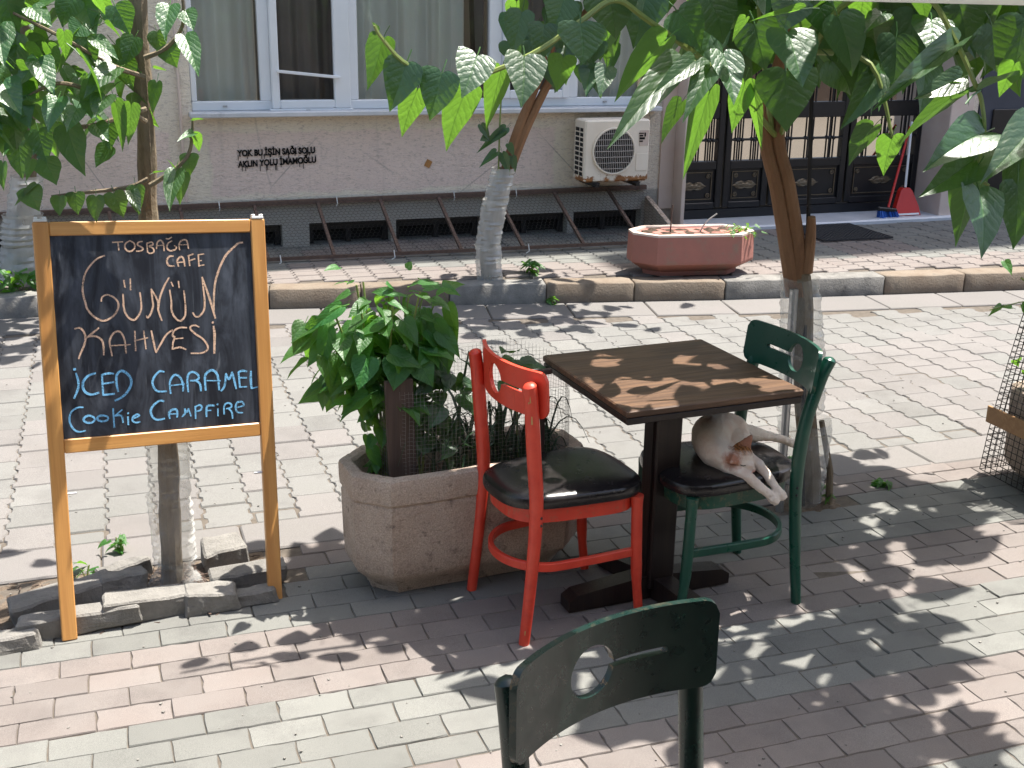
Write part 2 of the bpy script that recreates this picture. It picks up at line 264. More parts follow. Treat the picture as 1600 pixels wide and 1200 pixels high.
# ------------------------------------------------------------------ mesh helpers
W = {}
def wm(o): return W.get(o.name, Matrix())
class MB:
    def __init__(s): s.v = []; s.f = []; s.uv = None
    def add(s, vs, fs):
        k = len(s.v); s.v += [tuple(v) for v in vs]; s.f += [tuple(i + k for i in f) for f in fs]; return s
    def box(s, c, d, rot=None, bev=0):
        x, y, z = d[0] / 2, d[1] / 2, d[2] / 2; b = min(bev, x * .9, y * .9, z * .9)
        if b <= 0:
            vs = [(i * x, j * y, k * z) for k in (-1, 1) for j in (-1, 1) for i in (-1, 1)]
            fs = [(0, 2, 3, 1), (4, 5, 7, 6), (0, 1, 5, 4), (2, 6, 7, 3), (0, 4, 6, 2), (1, 3, 7, 5)]
        else:
            def ring(h, e):
                X, Y = x - e, y - e; q = b
                return [(-X + q, -Y, h), (X - q, -Y, h), (X, -Y + q, h), (X, Y - q, h), (X - q, Y, h), (-X + q, Y, h), (-X, Y - q, h), (-X, -Y + q, h)]
            rs = [ring(-z, b), ring(-z + b, 0), ring(z - b, 0), ring(z, b)]; vs = [p for r in rs for p in r]; fs = [tuple(range(7, -1, -1)), tuple(range(24, 32))]
            for a in range(3):
                for i in range(8): fs.append((a * 8 + i, a * 8 + (i + 1) % 8, a * 8 + 8 + (i + 1) % 8, a * 8 + 8 + i))
        M_ = rot if rot is not None else Matrix.Identity(3); C_ = Vector(c)
        return s.add([M_ @ Vector(v) + C_ for v in vs], fs)
    def beam(s, a, b, w, h, up=(0, 0, 1), bev=0):
        a, b = Vector(a), Vector(b); d = (b - a); L = d.length; d.normalize(); x = Vector(up).cross(d)
        if x.length < 1e-4: x = Vector((1, 0, 0)).cross(d)
        x.normalize(); y = d.cross(x); m = Matrix((x, y, d)).transposed(); return s.box((a + b) / 2, (w, h, L), m, bev)
    def tube(s, path, r, n=8, flat=1.0, caps=True, closed=False):
        P_ = [Vector(p) for p in path]; rs = r if isinstance(r, (list, tuple)) else [r] * len(P_)
        t0 = (P_[1] - P_[0]).normalized(); a = Vector((0, 0, 1)) if abs(t0.z) < .9 else Vector((1, 0, 0)); nrm = (a - t0 * a.dot(t0)).normalized()
        rings = []
        for i, p in enumerate(P_):
            if closed: t = (P_[(i + 1) % len(P_)] - P_[i - 1]).normalized()
            else: t = (P_[min(i + 1, len(P_) - 1)] - P_[max(i - 1, 0)]).normalized()
            nrm = (nrm - t * nrm.dot(t)).normalized(); bn = t.cross(nrm)
            rings.append([p + nrm * (rs[i] * math.cos(2 * math.pi * k / n)) + bn * (rs[i] * flat * math.sin(2 * math.pi * k / n)) for k in range(n)])
        return s.loft(rings, caps and not closed, closed)
    def loft(s, rings, caps=True, closed=False):
        n = len(rings[0]); vs = [p for r in rings for p in r]; fs = []; m = len(rings)
        for a in range(m if closed else m - 1):
            b = (a + 1) % m
            for i in range(n): fs.append((a * n + i, a * n + (i + 1) % n, b * n + (i + 1) % n, b * n + i))
        if caps and not closed: fs.append(tuple(range(n - 1, -1, -1))); fs.append(tuple((m - 1) * n + i for i in range(n)))
        return s.add(vs, fs)
    def ball(s, c, r, n=10, m=6):
        rr = r if isinstance(r, (tuple, list)) else (r, r, r); rings = []
        for i in range(m + 1):
            t = math.pi * (i + .0) / m; t = max(.02, min(math.pi - .02, t))
            rings.append([(c[0] + rr[0] * math.sin(t) * math.cos(2 * math.pi * k / n), c[1] + rr[1] * math.sin(t) * math.sin(2 * math.pi * k / n), c[2] - rr[2] * math.cos(t)) for k in range(n)])
        return s.loft(rings)
    def prism(s, pts, z0, z1): return s.loft([[(x, y, z0) for x, y in pts], [(x, y, z1) for x, y in pts]])
    def mesh(s, name, m=None, smooth=False):
        me = bpy.data.meshes.new(name); me.from_pydata(s.v, [], s.f)
        if s.uv:
            l = me.uv_layers.new(); 
            for p in me.polygons:
                for li in p.loop_indices: l.data[li].uv = s.uv[me.loops[li].vertex_index]
        if m: me.materials.append(m)
        bm = bmesh.new(); bm.from_mesh(me)
        if not s.uv: bmesh.ops.recalc_face_normals(bm, faces=bm.faces)
        if smooth:
            for f in bm.faces: f.smooth = True
            for e in bm.edges:
                if len(e.link_faces) == 2 and e.calc_face_angle(0) > .55: e.smooth = False
        bm.to_mesh(me); bm.free(); me.update(); return me
    def build(s, name, m, parent=None, smooth=False, world=True, **pr): return link(name, s.mesh(name, m, smooth), parent, world, **pr)
def link(name, me, parent=None, world=True, mtx=None, **pr):
    o = bpy.data.objects.new(name, me); col.objects.link(o); loc = mtx if mtx is not None else Matrix()
    if parent is not None:
        o.parent = parent
        if world: o.matrix_parent_inverse = wm(parent).inverted(); W[o.name] = loc
        else: W[o.name] = wm(parent) @ loc
    else: W[o.name] = loc
    if mtx is not None: o.matrix_basis = mtx
    for k, v in pr.items(): o[k] = v
    return o
def thing(name, label, cat, loc=(0, 0, 0), rotz=0, group=None):
    o = bpy.data.objects.new(name, None); col.objects.link(o); o.empty_display_size = .1; o.location = loc; o.rotation_euler = (0, 0, rotz)
    o['label'] = label; o['category'] = cat
    if group: o['group'] = group
    W[o.name] = Matrix.Translation(Vector(loc)) @ Matrix.Rotation(rotz, 4, 'Z'); return o
def structure(name, mb, m): return mb.build(name, m, None, kind='structure')
def evaluated(o):
    dg = bpy.context.evaluated_depsgraph_get(); me = bpy.data.meshes.new_from_object(o.evaluated_get(dg)); return me
def drop(o):
    d = o.data; bpy.data.objects.remove(o)
    if d and d.users == 0: bpy.data.meshes.remove(d)
def smoothpath(pts, k=6):
    P_ = [Vector(p) for p in pts]; out = []
    if len(P_) < 3: return P_
    for i in range(len(P_) - 1):
        a = P_[max(i - 1, 0)]; b = P_[i]; c = P_[i + 1]; d = P_[min(i + 2, len(P_) - 1)]
        for j in range(k):
            t = j / k; out.append(.5 * ((2 * b) + (c - a) * t + (2 * a - 5 * b + 4 * c - d) * t * t + (3 * b - a - 3 * c + d) * t ** 3))
    out.append(P_[-1]); return out
def rnd(a, b): return random.uniform(a, b)
STROKES=[(0,5,[(222,1198),(252,1199)]),(0,6,[(238,1199),(239,1174)]),(0,5,[(273,1202),(261,1195),(257,1184),(262,1173),(274,1170),(285,1179),(285,1193),(273,1202)]),(0,5,[(309,1199),(297,1196),(295,1188),(305,1182),(310,1176),(302,1170),(290,1170)]),(0,5,[(322,1193),(323,1165)]),(0,5,[(322,1193),(337,1196),(340,1188),(329,1184),(340,1177),(341,1166),(330,1162),(323,1167)]),(0,5,[(350,1176),(353,1194),(363,1201),(371,1191),(372,1169)]),(0,4,[(353,1185),(372,1186)]),(0,4,[(380,1206),(388,1205),(397,1210)]),(0,5,[(397,1198),(386,1192),(381,1179),(389,1169),(404,1171),(410,1178),(404,1184)]),(0,5,[(419,1170),(418,1187),(428,1200),(442,1198),(446,1174)]),(0,4,[(420,1186),(445,1186)]),(1,6,[(399,1152),(387,1151),(379,1139),(383,1124),(400,1121)]),(1,6,[(413,1120),(410,1138),(421,1149),(429,1143),(432,1120)]),(1,5,[(411,1132),(431,1133)]),(1,6,[(445,1152),(447,1121)]),(1,6,[(443,1151),(460,1157)]),(1,6,[(446,1136),(464,1142)]),(1,6,[(475,1154),(475,1118)]),(1,5,[(475,1154),(492,1156)]),(1,5,[(475,1135),(484,1136)]),(1,5,[(475,1120),(491,1122)]),(2,6,[(197,1159),(175,1150),(153,1129),(138,1106),(130,1077),(128,1049),(133,1022),(138,1000),(155,977),(180,963),(206,972),(223,991),(228,1010),(224,1023),(212,1035),(196,1041),(182,1034),(179,1022)]),(2,6,[(248,1083),(250,1061)]),(2,6,[(267,1087),(266,1053)]),(2,6,[(243,1041),(243,1012),(242,1010),(246,985),(257,967),(271,961),(283,971),(293,990),(295,1012),(293,1044)]),(2,6,[(308,972),(312,966),(322,979),(330,1003),(329,1016),(327,1053)]),(2,6,[(327,1053),(345,1015),(344,990),(353,955)]),(2,6,[(345,993),(352,1027),(365,1058),(382,1086)]),(2,6,[(388,1072),(393,1059)]),(2,6,[(410,1074),(411,1054)]),(2,6,[(382,1048),(385,1013),(384,988),(391,966),(407,951),(423,964),(427,991),(425,1044)]),(2,6,[(448,975),(457,962),(469,964),(483,981),(487,1009),(485,1046),(483,1084)]),(2,7,[(483,1084),(498,1033),(509,990),(517,954)]),(2,7,[(514,980),(516,1020),(523,1067),(539,1112),(561,1151),(588,1176),(601,1187),(615,1189)]),(3,6,[(98,943),(112,945),(123,933),(127,913),(121,890),(109,866),(104,852)]),(3,6,[(167,942),(150,929),(128,912)]),(3,6,[(135,917),(156,917),(172,906),(177,886),(176,859)]),(3,6,[(200,855),(196,887),(197,905),(208,923),(222,929),(233,920),(240,897),(241,861)]),(3,5,[(197,886),(255,886)]),(3,6,[(271,927),(270,866)]),(3,6,[(297,926),(301,870)]),(3,5,[(268,897),(308,904)]),(3,6,[(320,925),(324,895),(330,857)]),(3,6,[(330,857),(348,886),(364,910),(383,924)]),(3,6,[(427,929),(406,930),(388,921),(383,906),(389,901),(383,884),(380,864)]),(3,5,[(386,896),(414,897)]),(3,6,[(382,865),(403,869),(421,861)]),(3,6,[(465,929),(453,935),(440,932),(439,923),(454,907),(475,891),(488,870),(486,855),(468,847),(436,848)]),(3,10,[(507,942),(510,940)]),(3,8,[(510,929),(512,901),(508,843)]),(4,11,[(87,821),(93,821)]),(4,7,[(93,809),(98,784),(96,762),(83,733)]),(4,8,[(149,805),(128,799),(113,783),(110,764),(118,748),(134,741),(155,745)]),(4,8,[(167,799),(167,737)]),(4,7,[(167,799),(186,802),(201,800)]),(4,7,[(168,771),(200,774)]),(4,8,[(167,737),(200,738)]),(4,8,[(211,743),(208,771),(210,795),(224,807),(240,798),(251,780),(249,760),(236,739),(219,725),(200,717)]),(4,7,[(351,795),(338,798),(323,785),(314,766),(318,748),(329,736),(355,734)]),(4,7,[(367,726),(366,759),(376,779),(388,783),(400,772),(406,751),(405,731)]),(4,5,[(368,751),(410,753)]),(4,7,[(421,727),(420,763),(425,783),(438,789),(452,781),(456,769),(446,762),(429,762)]),(4,7,[(446,761),(458,750),(460,727)]),(4,8,[(475,728),(475,771),(485,786),(500,790),(512,779),(516,761),(517,726)]),(4,5,[(476,759),(523,755)]),(4,7,[(523,722),(535,739),(541,777)]),(4,7,[(541,777),(550,758),(561,781)]),(4,7,[(561,781),(566,755),(571,726)]),(4,8,[(581,777),(583,730)]),(4,7,[(580,778),(593,782),(608,779)]),(4,7,[(586,760),(606,759)]),(4,6,[(582,730),(605,730)]),(4,8,[(621,779),(619,751),(620,723)]),(4,6,[(620,723),(643,727)]),(5,6,[(107,704),(90,704),(73,693),(66,674),(68,654),(79,636),(92,630),(109,632)]),(5,7,[(138,664),(135,659),(129,655),(121,655),(114,657),(108,661),(106,667),(109,672),(115,676),(123,677),(130,674),(136,670),(138,664)]),(5,7,[(177,664),(175,660),(169,657),(161,656),(153,658),(147,662),(146,667),(148,671),(154,674),(162,674),(170,672),(175,669),(177,664)]),(5,7,[(193,693),(193,634)]),(5,6,[(219,687),(197,670)]),(5,6,[(197,670),(216,669),(220,647)]),(5,8,[(235,676),(237,674)]),(5,7,[(235,664),(235,639)]),(5,6,[(248,656),(268,664),(263,669),(251,663),(248,651),(257,644),(270,645)]),(5,7,[(345,703),(333,706),(315,695),(304,678),(308,658),(322,647),(344,649)]),(5,7,[(360,648),(358,664),(367,674),(380,675),(384,664),(382,650)]),(5,5,[(359,662),(386,661)]),(5,6,[(397,650),(407,660),(407,675)]),(5,6,[(407,675),(413,664),(419,674)]),(5,6,[(419,674),(425,650)]),(5,7,[(439,641),(440,680)]),(5,6,[(440,677),(452,683),(460,677),(456,667),(442,663)]),(5,7,[(473,644),(475,672),(484,679),(500,677)]),(5,5,[(476,663),(488,663)]),(5,8,[(508,681),(511,680)]),(5,6,[(510,666),(509,643)]),(5,6,[(529,647),(530,672),(540,682),(552,678),(552,668),(536,664)]),(5,6,[(544,663),(553,652),(555,631)]),(5,6,[(567,665),(591,670),(588,682),(573,682),(566,667),(571,651),(588,647)])]
LEAF_R=[('u',759,3350,1782,719,3414,1656,82),('u',745,3350,1806,736,3363,1829,19),('d',819,3330,1718,759,3309,1598,115),('u',864,3380,1644,837,3444,1509,87),('d',914,3300,1693,863,3280,1575,122),('u',1009,3380,1643,978,3464,1464,107),('w',1029,3340,1738,961,3257,1649,121),('u',1122,3400,1696,1100,3481,1522,81),('w',1158,3300,1736,1119,3203,1623,125),('d',1327,3300,1828,1318,3282,1719,142),('d',1290,3500,1820,1265,3483,1719,101),('u',1374,3550,1725,1373,3597,1625,93),('d',1252,3600,1855,1216,3579,1733,93),('d',1350,3500,1895,1305,3484,1802,112),('d',1452,3400,1914,1469,3379,1788,160),('d',1600,3450,1917,1543,3424,1768,154),('u',1624,3350,1786,1497,3460,1620,125),('w',1596,3200,1723,1307,2997,1575,101),('w',1617,3150,1731,1443,3040,1663,65),('w',1673,3150,1715,1538,3036,1606,81),('w',1712,3150,1752,1692,3039,1626,101),('u',1638,3250,1610,1604,3309,1496,59),('u',1701,3200,1641,1691,3321,1381,79),('u',1816,3200,1668,1825,3269,1520,80),('u',1849,3200,1649,1940,3284,1464,44),('d',1905,3120,1705,1917,3092,1535,182),('w',1860,3050,1814,1862,2933,1690,166),('u',1894,3050,1880,1771,3123,1850,31),('u',1748,3100,1853,1725,3136,1793,38),('d',2118,3200,1855,2174,3170,1686,129),('d',2175,3300,1727,2256,3279,1620,154),('d',1686,3400,1863,1769,3378,1752,144),('d',1924,3350,1829,1967,3327,1697,146),('d',1818,3450,1901,1860,3427,1769,158),('w',2269,3200,1868,2177,3144,1824,68),('w',2374,3100,1852,2315,3020,1763,127),('w',2394,3000,1788,1961,2760,1654,71),('u',2470,3050,1645,2334,3169,1507,111),('d',2463,3050,1688,2292,3026,1639,81),('u',2282,3200,1533,2242,3266,1419,94),('u',2355,3200,1498,2383,3257,1375,86),('d',2306,3250,1681,2186,3221,1538,95),('u',2458,2950,1661,2702,3033,1729,62),('w',2470,2920,1540,2211,2788,1483,137),('d',2508,2950,1483,2262,2912,1373,130),('u',2474,2950,1408,2495,3048,1199,122),('w',2463,2900,1371,2401,2755,1225,149),('w',2577,2850,1558,2333,2715,1474,125),('d',2601,2900,1382,2583,2868,1193,119),('d',2651,2950,1480,2583,2918,1302,121),('u',2614,3000,1731,2617,3054,1633,77),('d',2597,3100,1839,2647,3076,1708,153),('d',2713,3100,1859,2693,3070,1689,178),('d',2402,3300,1795,2380,3273,1639,132),('d',2500,3350,1872,2478,3319,1695,149),('d',2382,3400,1752,2359,3373,1592,135),('d',2110,3300,1906,2132,3281,1794,127),('u',2199,3200,1926,2220,3248,1833,97),('u',2330,3100,1919,2376,3133,1855,63),('d',2590,3250,1894,2617,3226,1759,148),('d',1990,3250,1904,1956,3234,1813,124)]
LEAF_S=[('u',257,3700,1538,293,3718,1544,18),('w',258,3700,1501,208,3659,1486,34),('u',258,3700,1501,275,3727,1445,48),('d',244,3720,1435,242,3710,1371,57),('u',195,3700,1397,182,3717,1427,20),('w',199,3680,1392,170,3590,1295,64),('d',221,3720,1378,203,3705,1288,53),('u',136,3700,1387,177,3720,1391,20),('d',-134,3720,1322,-137,3711,1267,51),('d',-89,3720,1331,-87,3710,1269,61),('d',-33,3720,1318,-36,3708,1244,57),('d',18,3720,1327,34,3708,1254,73),('d',81,3700,1347,85,3687,1265,55),('w',67,3660,1339,92,3608,1289,44),('d',204,3740,1749,227,3729,1688,73),('w',251,3660,1777,272,3573,1684,67),('w',215,3700,1860,194,3632,1783,68),('w',259,3700,1847,271,3657,1800,60),('d',179,3780,1787,193,3769,1724,61),('d',168,3800,1640,148,3785,1551,49),('u',158,3700,1691,198,3720,1683,16),('w',-150,3600,1853,-101,3540,1812,66),('u',-75,3620,1790,-78,3657,1717,43),('u',-176,3600,1756,-130,3637,1707,58),('w',-148,3600,1714,-107,3522,1643,78),('u',-120,3620,1756,-103,3658,1685,51),('w',51,3620,1691,-35,3535,1641,67),('d',-19,3700,1771,0,3686,1692,72),('w',4,3660,1772,63,3588,1723,51),('d',-28,3700,1805,-61,3693,1779,80),('u',-7,3600,1650,-49,3646,1563,66),('w',19,3580,1620,-12,3529,1569,74),('u',43,3600,1601,59,3663,1468,43),('u',85,3600,1591,69,3653,1479,51),('d',21,3660,1533,23,3648,1462,68),('w',-14,3600,1540,20,3553,1503,59),('u',-176,3600,1603,-143,3641,1529,70),('w',-108,3580,1613,-138,3511,1542,66),('d',-91,3620,1530,-52,3596,1398,90),('d',-169,3640,1521,-152,3624,1433,79),('u',-188,3600,1560,-210,3620,1524,39),('d',-232,3660,1564,-242,3644,1469,88),('w',-244,3600,1655,-198,3527,1592,90),('d',-204,3700,1770,-224,3679,1650,100),('w',-239,3650,1805,-228,3560,1708,79),('d',-161,3660,1438,-142,3647,1366,80),('d',-212,3660,1358,-189,3648,1294,76),('u',-195,3600,1446,-212,3627,1389,31),('d',-275,3700,1427,-286,3687,1351,36),('d',-227,3700,1480,-227,3683,1382,81),('d',-218,3700,1872,-193,3684,1788,100),('d',67,3720,1858,95,3705,1780,93),('u',16,3660,1875,39,3684,1837,36),('u',36,3660,1815,77,3690,1775,24),('d',113,3760,1770,72,3746,1698,69),('d',-44,3740,1874,-84,3726,1804,89),('d',16,3700,1465,-25,3689,1408,60),('w',-61,3600,1584,-90,3544,1529,59),('u',-193,3640,1369,-257,3679,1314,20),('d',82,3780,1705,103,3767,1633,70)]
LEAF_F=[('d',3193,7401,1744,3117,7372,1581,130),('d',2535,7215,1703,2522,7187,1528,127),('d',3042,7304,1483,3086,7274,1297,119),('d',2952,7247,1509,2957,7226,1382,131),('d',2881,7470,1489,2825,7443,1331,140),('d',2842,7238,1875,2880,7213,1727,138),('u',2522,7085,1651,2499,7159,1502,120),('d',2502,7021,1661,2532,6998,1524,135),('u',3208,7486,1727,3201,7562,1575,130),('d',2700,7154,1752,2739,7124,1577,124),('u',2927,7039,1961,3006,7127,1787,117),('d',3052,7350,1683,2998,7324,1528,115),('w',2781,7168,1642,2746,7053,1507,129),('u',2806,7036,1719,2835,7093,1599,116),('u',2720,7299,1759,2760,7372,1606,131),('u',3085,7161,1706,3053,7230,1577,139),('w',2940,7146,1748,2920,7041,1624,121),('d',2639,7004,1541,2660,6977,1373,131),('u',2601,7171,1749,2601,7246,1595,142),('d',2900,7056,1705,2886,7031,1549,127),('w',3009,7031,1506,2928,6901,1355,140),('d',2945,7116,1974,2984,7094,1845,148),('u',2870,7375,1565,2924,7462,1379,128),('d',2628,7033,1528,2645,7011,1389,138),('d',3201,7443,1641,3203,7414,1463,141),('d',2772,7379,1845,2737,7356,1709,131),('u',3104,7313,1678,3197,7397,1507,115),('d',2354,7010,1660,2397,6985,1518,141),('d',3036,7019,1931,2994,6995,1792,113),('d',3067,7448,1610,2997,7420,1445,124),('d',2554,7353,1699,2540,7327,1536,144),('d',3072,7349,1901,3108,7323,1749,151),('d',2919,7112,1512,2950,7089,1376,142),('u',2816,7398,1943,2874,7467,1806,132),('d',2738,7356,1536,2777,7328,1363,153),('w',2605,7128,1735,2598,6981,1565,117),('d',2560,7123,1685,2569,7101,1550,141),('u',3040,7085,1845,3001,7155,1718,142),('d',2677,7449,1629,2677,7423,1472,131),('d',2361,7002,1813,2336,6976,1659,133),('u',2471,7201,1886,2523,7282,1721,145),('d',2767,7367,1941,2799,7337,1764,151),('u',3107,7309,1715,3113,7395,1538,144),('d',2987,7098,1661,2938,7077,1543,122),('d',3112,7280,1734,3150,7251,1561,148),('w',2942,7121,1509,2872,6987,1352,148),('d',2281,7300,1143,2332,7281,1036,58),('d',2444,7300,1120,2331,7278,1024,67),('d',2423,7300,1101,2243,7269,987,59),('d',2467,7300,1019,2498,7286,938,50),('d',2316,7300,1062,2271,7293,1052,58),('d',2381,7300,968,2259,7279,893,59),('d',2425,7300,959,2462,7277,818,67),('d',2490,7300,937,2508,7284,836,59),('u',2456,7300,1784,2486,7324,1738,58)]
BR_R=[[(2269,3740,1442),(1907,3500,1668),(1557,3350,1844),(1443,3330,1896),(1335,3330,1833),(1190,3330,1744),(979,3330,1673),(830,3330,1713),(755,3330,1783),(732,3330,1820)],[(2247,3740,1454),(2095,3600,1784),(1993,3500,2019)],[(2279,3740,1442),(2167,3400,1751),(2156,3200,1907),(2291,3050,1927),(2393,3000,1793),(2451,2960,1670),(2471,2950,1624),(2478,2930,1537),(2475,2930,1420),(2512,2920,1382)],[(2167,3400,1751),(2282,3250,1719),(2355,3200,1500)],[(1907,3500,1668),(1715,3250,1720),(1596,3200,1727)]]
BR_S=[[(133,3750,1661),(36,3720,1699),(-78,3680,1771),(-204,3680,1838)],[(127,3750,1532),(10,3660,1614),(-105,3620,1653),(-211,3640,1601)],[(120,3730,1365),(60,3730,1342),(-50,3730,1332),(-157,3730,1323)],[(122,3720,1347),(177,3720,1379),(236,3720,1429),(255,3720,1486),(260,3720,1537)],[(137,3750,1716),(200,3740,1744),(249,3720,1807),(253,3700,1896)],[(130,3750,1569),(-14,3680,1532),(-118,3640,1520),(-195,3660,1439)]]
# ================================================================== SETTING
def noisy_grid(x0, x1, y0, y1, nx, ny, zf):
    mb = MB(); vs = [(x0 + (x1 - x0) * i / nx, y0 + (y1 - y0) * j / ny, 0) for j in range(ny + 1) for i in range(nx + 1)]
    vs = [(x, y, zf(x, y)) for x, y, _ in vs]
    return mb.add(vs, [(j * (nx + 1) + i, j * (nx + 1) + i + 1, (j + 1) * (nx + 1) + i + 1, (j + 1) * (nx + 1) + i) for j in range(ny) for i in range(nx)])
g = MB(); g.add([(-300, -300, -.14), (300, -300, -.14), (300, 300, -.14), (-300, 300, -.14)], [(0, 1, 2, 3)]); structure('ground', g, MT['ground'])
def slab(mb, x0, x1, y0, y1, z0, z1): return mb.box(((x0 + x1) / 2, (y0 + y1) / 2, (z0 + z1) / 2), (x1 - x0, y1 - y0, z1 - z0))
def ykerb(x):
    P_ = [(-8, 8.2), (-.69, 7.61), (0, 7.57), (.91, 7.42), (2.62, 7.11), (3.94, 6.85), (6.1, 6.56), (14, 5.6)]
    for (a, b), (c, d) in zip(P_, P_[1:]):
        if x <= c: return b + (d - b) * (x - a) / (c - a)
    return P_[-1][1]
pav = structure('pavement', slab(MB(), -9, 14, -3, 3.93, -.13, -.005), MT['joint'])
road = MB(); xs = [-9, -.69, 0, .91, 2.62, 3.94, 6.1, 14]
for a, b in zip(xs, xs[1:]): road.add([(a, 3.93, -.0055), (b, 3.93, -.0055), (b, ykerb(b), -.0055), (a, ykerb(a), -.0055), (a, 3.93, -.12), (b, 3.93, -.12), (b, ykerb(b), -.12), (a, ykerb(a), -.12)], [(0, 1, 2, 3), (4, 7, 6, 5), (0, 4, 5, 1), (2, 6, 7, 3)])
roado = structure('road', road, MT['joint'])
fp = MB()
for a, b in zip(xs, xs[1:]): fp.add([(a, ykerb(a) + .16, .118), (b, ykerb(b) + .16, .118), (b, 9.6, .118), (a, 9.6, .118), (a, ykerb(a) + .16, -.12), (b, ykerb(b) + .16, -.12)], [(0, 1, 2, 3), (0, 4, 5, 1)])
fpo = structure('far_pavement', fp, MT['joint'])

def view_px(p):
    d = Vector(p) - CAM; z = d.dot(_f)
    if z < .2: return (-9999, -9999)
    return (800 + 1850 * d.dot(_r) / z, 600 - 1850 * d.dot(_u) / z)
def inview(p, m=40):
    x, y = view_px(p); return -m < x < 1600 + m and -m < y < 1200 + m
# ---- near pavers: 20 x 10 running bond, four pink rows / four grey rows
def paver_mesh(w, h, t, seed, nx=5, ny=3):
    rr = random.Random(seed); pts = []
    def edge(a, b, n):
        return [(a[0] + (b[0] - a[0]) * i / n, a[1] + (b[1] - a[1]) * i / n) for i in range(n)]
    cs = [(-w / 2, -h / 2), (w / 2, -h / 2), (w / 2, h / 2), (-w / 2, h / 2)]
    for i in range(4): pts += edge(cs[i], cs[(i + 1) % 4], (nx, ny)[i % 2])
    o = [(x + rr.gauss(0, .0013), y + rr.gauss(0, .0013)) for x, y in pts]; c = .0022
    def shrink(e, k=1): return [(x - math.copysign(min(abs(x), e * (1 if abs(abs(x) - w / 2) < .006 else 0)), x), y - math.copysign(min(abs(y), e * (1 if abs(abs(y) - h / 2) < .006 else 0)), y)) for x, y in o]
    ins = [(x + rr.gauss(0, .0006), y + rr.gauss(0, .0006)) for x, y in shrink(c)]
    mb = MB(); mb.loft([[(x, y, -t) for x, y in o], [(x, y, -.004) for x, y in o], [(x, y, 0) for x, y in ins]]); return mb
pv = {k: [paver_mesh(.1976, .0986, .05, s).mesh('paver', MT['paver_' + k]) for s in range(5)] for k in ('grey', 'pink')}
ROW = .1008; PIT = (-.75, .44, 3.50, 3.93)
def row_y(i): return 2.552 - (i + .5) * ROW            # row 0 lies just nearer than the pink/grey edge at y=2.552
cells = []
for i in range(-14, 9):
    y = row_y(i); pink = ((i // 4) % 2 == 0)
    for j in range(-19, 14):
        x = 2.341 - .1 + j * .2003 + (.1 if i % 2 else 0) + .012 * math.sin(i * 2.1)
        if not (-1.4 < x < 4.9) or y > 3.925 or y < 1.75: continue
        if PIT[0] - .09 < x < PIT[1] + .02 and PIT[2] + .01 < y: continue
        if abs(x - 2.52) < .16 and y > 3.62: continue
        cells.append((x, y, pink))
def dist(c): return (Vector((c[0], c[1], 0)) - CAM).length
vis = sorted([c for c in cells if inview((c[0], c[1], 0), 20)], key=dist); rest = [c for c in cells if not inview((c[0], c[1], 0), 20)] + vis[300:]
def tiltm(x, y, z, sx=.004):
    return Matrix.Translation((x, y, z)) @ Matrix.Rotation(rnd(-sx, sx) * 2.0, 4, 'X') @ Matrix.Rotation(rnd(-sx, sx), 4, 'Y') @ Matrix.Rotation(rnd(-.006, .006), 4, 'Z')
def lump(x, y): return .004 * noise.noise(Vector((x * 2.1, y * 2.1, 3.3)))
def place(list_, meshes, parent, name, stuffname, rest_):
    for c in list_[:300]:
        k = 'pink' if c[2] else 'grey'
        link(name, random.choice(meshes[k]), parent, True, tiltm(c[0], c[1], c[3] if len(c) > 3 else lump(c[0], c[1]) + rnd(-.0016, .0016) - (.0022 if random.random() < .05 else 0)))
    for k in ('pink', 'grey'):
        mb = MB()
        for c in rest_:
            if ('pink' if c[2] else 'grey') != k: continue
            me = meshes[k][0]; m = tiltm(c[0], c[1], c[3] if len(c) > 3 else lump(c[0], c[1]))
            mb.add([m @ v.co for v in me.vertices], [tuple(p.vertices) for p in me.polygons])
        if mb.v:
            o = mb.build(stuffname, meshes[k][0].materials[0], parent); o['kind'] = 'stuff'
place(vis, pv, pav, 'paver', 'paver_field', rest)
# ---- flat kerb between pavement and road
x = -1.6
while x < 5.2:
    w = .49
    if inview((x + w / 2, 4.05, 0), 200):
        mb = MB(); mb.box((x + w / 2, 4.052, -.045 + lump(x, 4)), (w - .006, .236, .1), Matrix.Rotation(rnd(-.006, .006), 3, 'Z'), .006); mb.build('kerb_slab', MT['kerb_slab'], roado)
    x += w
# ---- interlocking road blocks with wavy sides
def wavy_mesh(w, l, t, seed, z=.0062):
    rr = random.Random(seed); side = [(-.5, -1), (-.32, -1), (-.24, 1), (-.06, 1), (0, -1), (.18, -1), (.26, 1), (.44, 1), (.5, -1)]
    right = [(w / 2 + q * z / 1, f * l) for f, q in side]; left = [(-w / 2 + q * z / 1, f * l) for f, q in reversed(side)]
    o = [(x + rr.gauss(0, .001), y + rr.gauss(0, .001)) for x, y in right + left]; cx = sum(p[0] for p in o) / len(o)
    e = .0045; ins = [(x - math.copysign(e, x), y * (1 - 2 * e / l)) for x, y in o]
    mb = MB(); mb.loft([[(x, y, -t) for x, y in o], [(x, y, -.006) for x, y in o], [(x, y, 0) for x, y in ins]]); return mb
BW, BL = .176, .205
rp = {k: [wavy_mesh(BW - .003, BL - .003, .05, s + 20).mesh('road_block', MT['road_' + k]) for s in range(5)] for k in ('grey', 'pink')}
rc = []
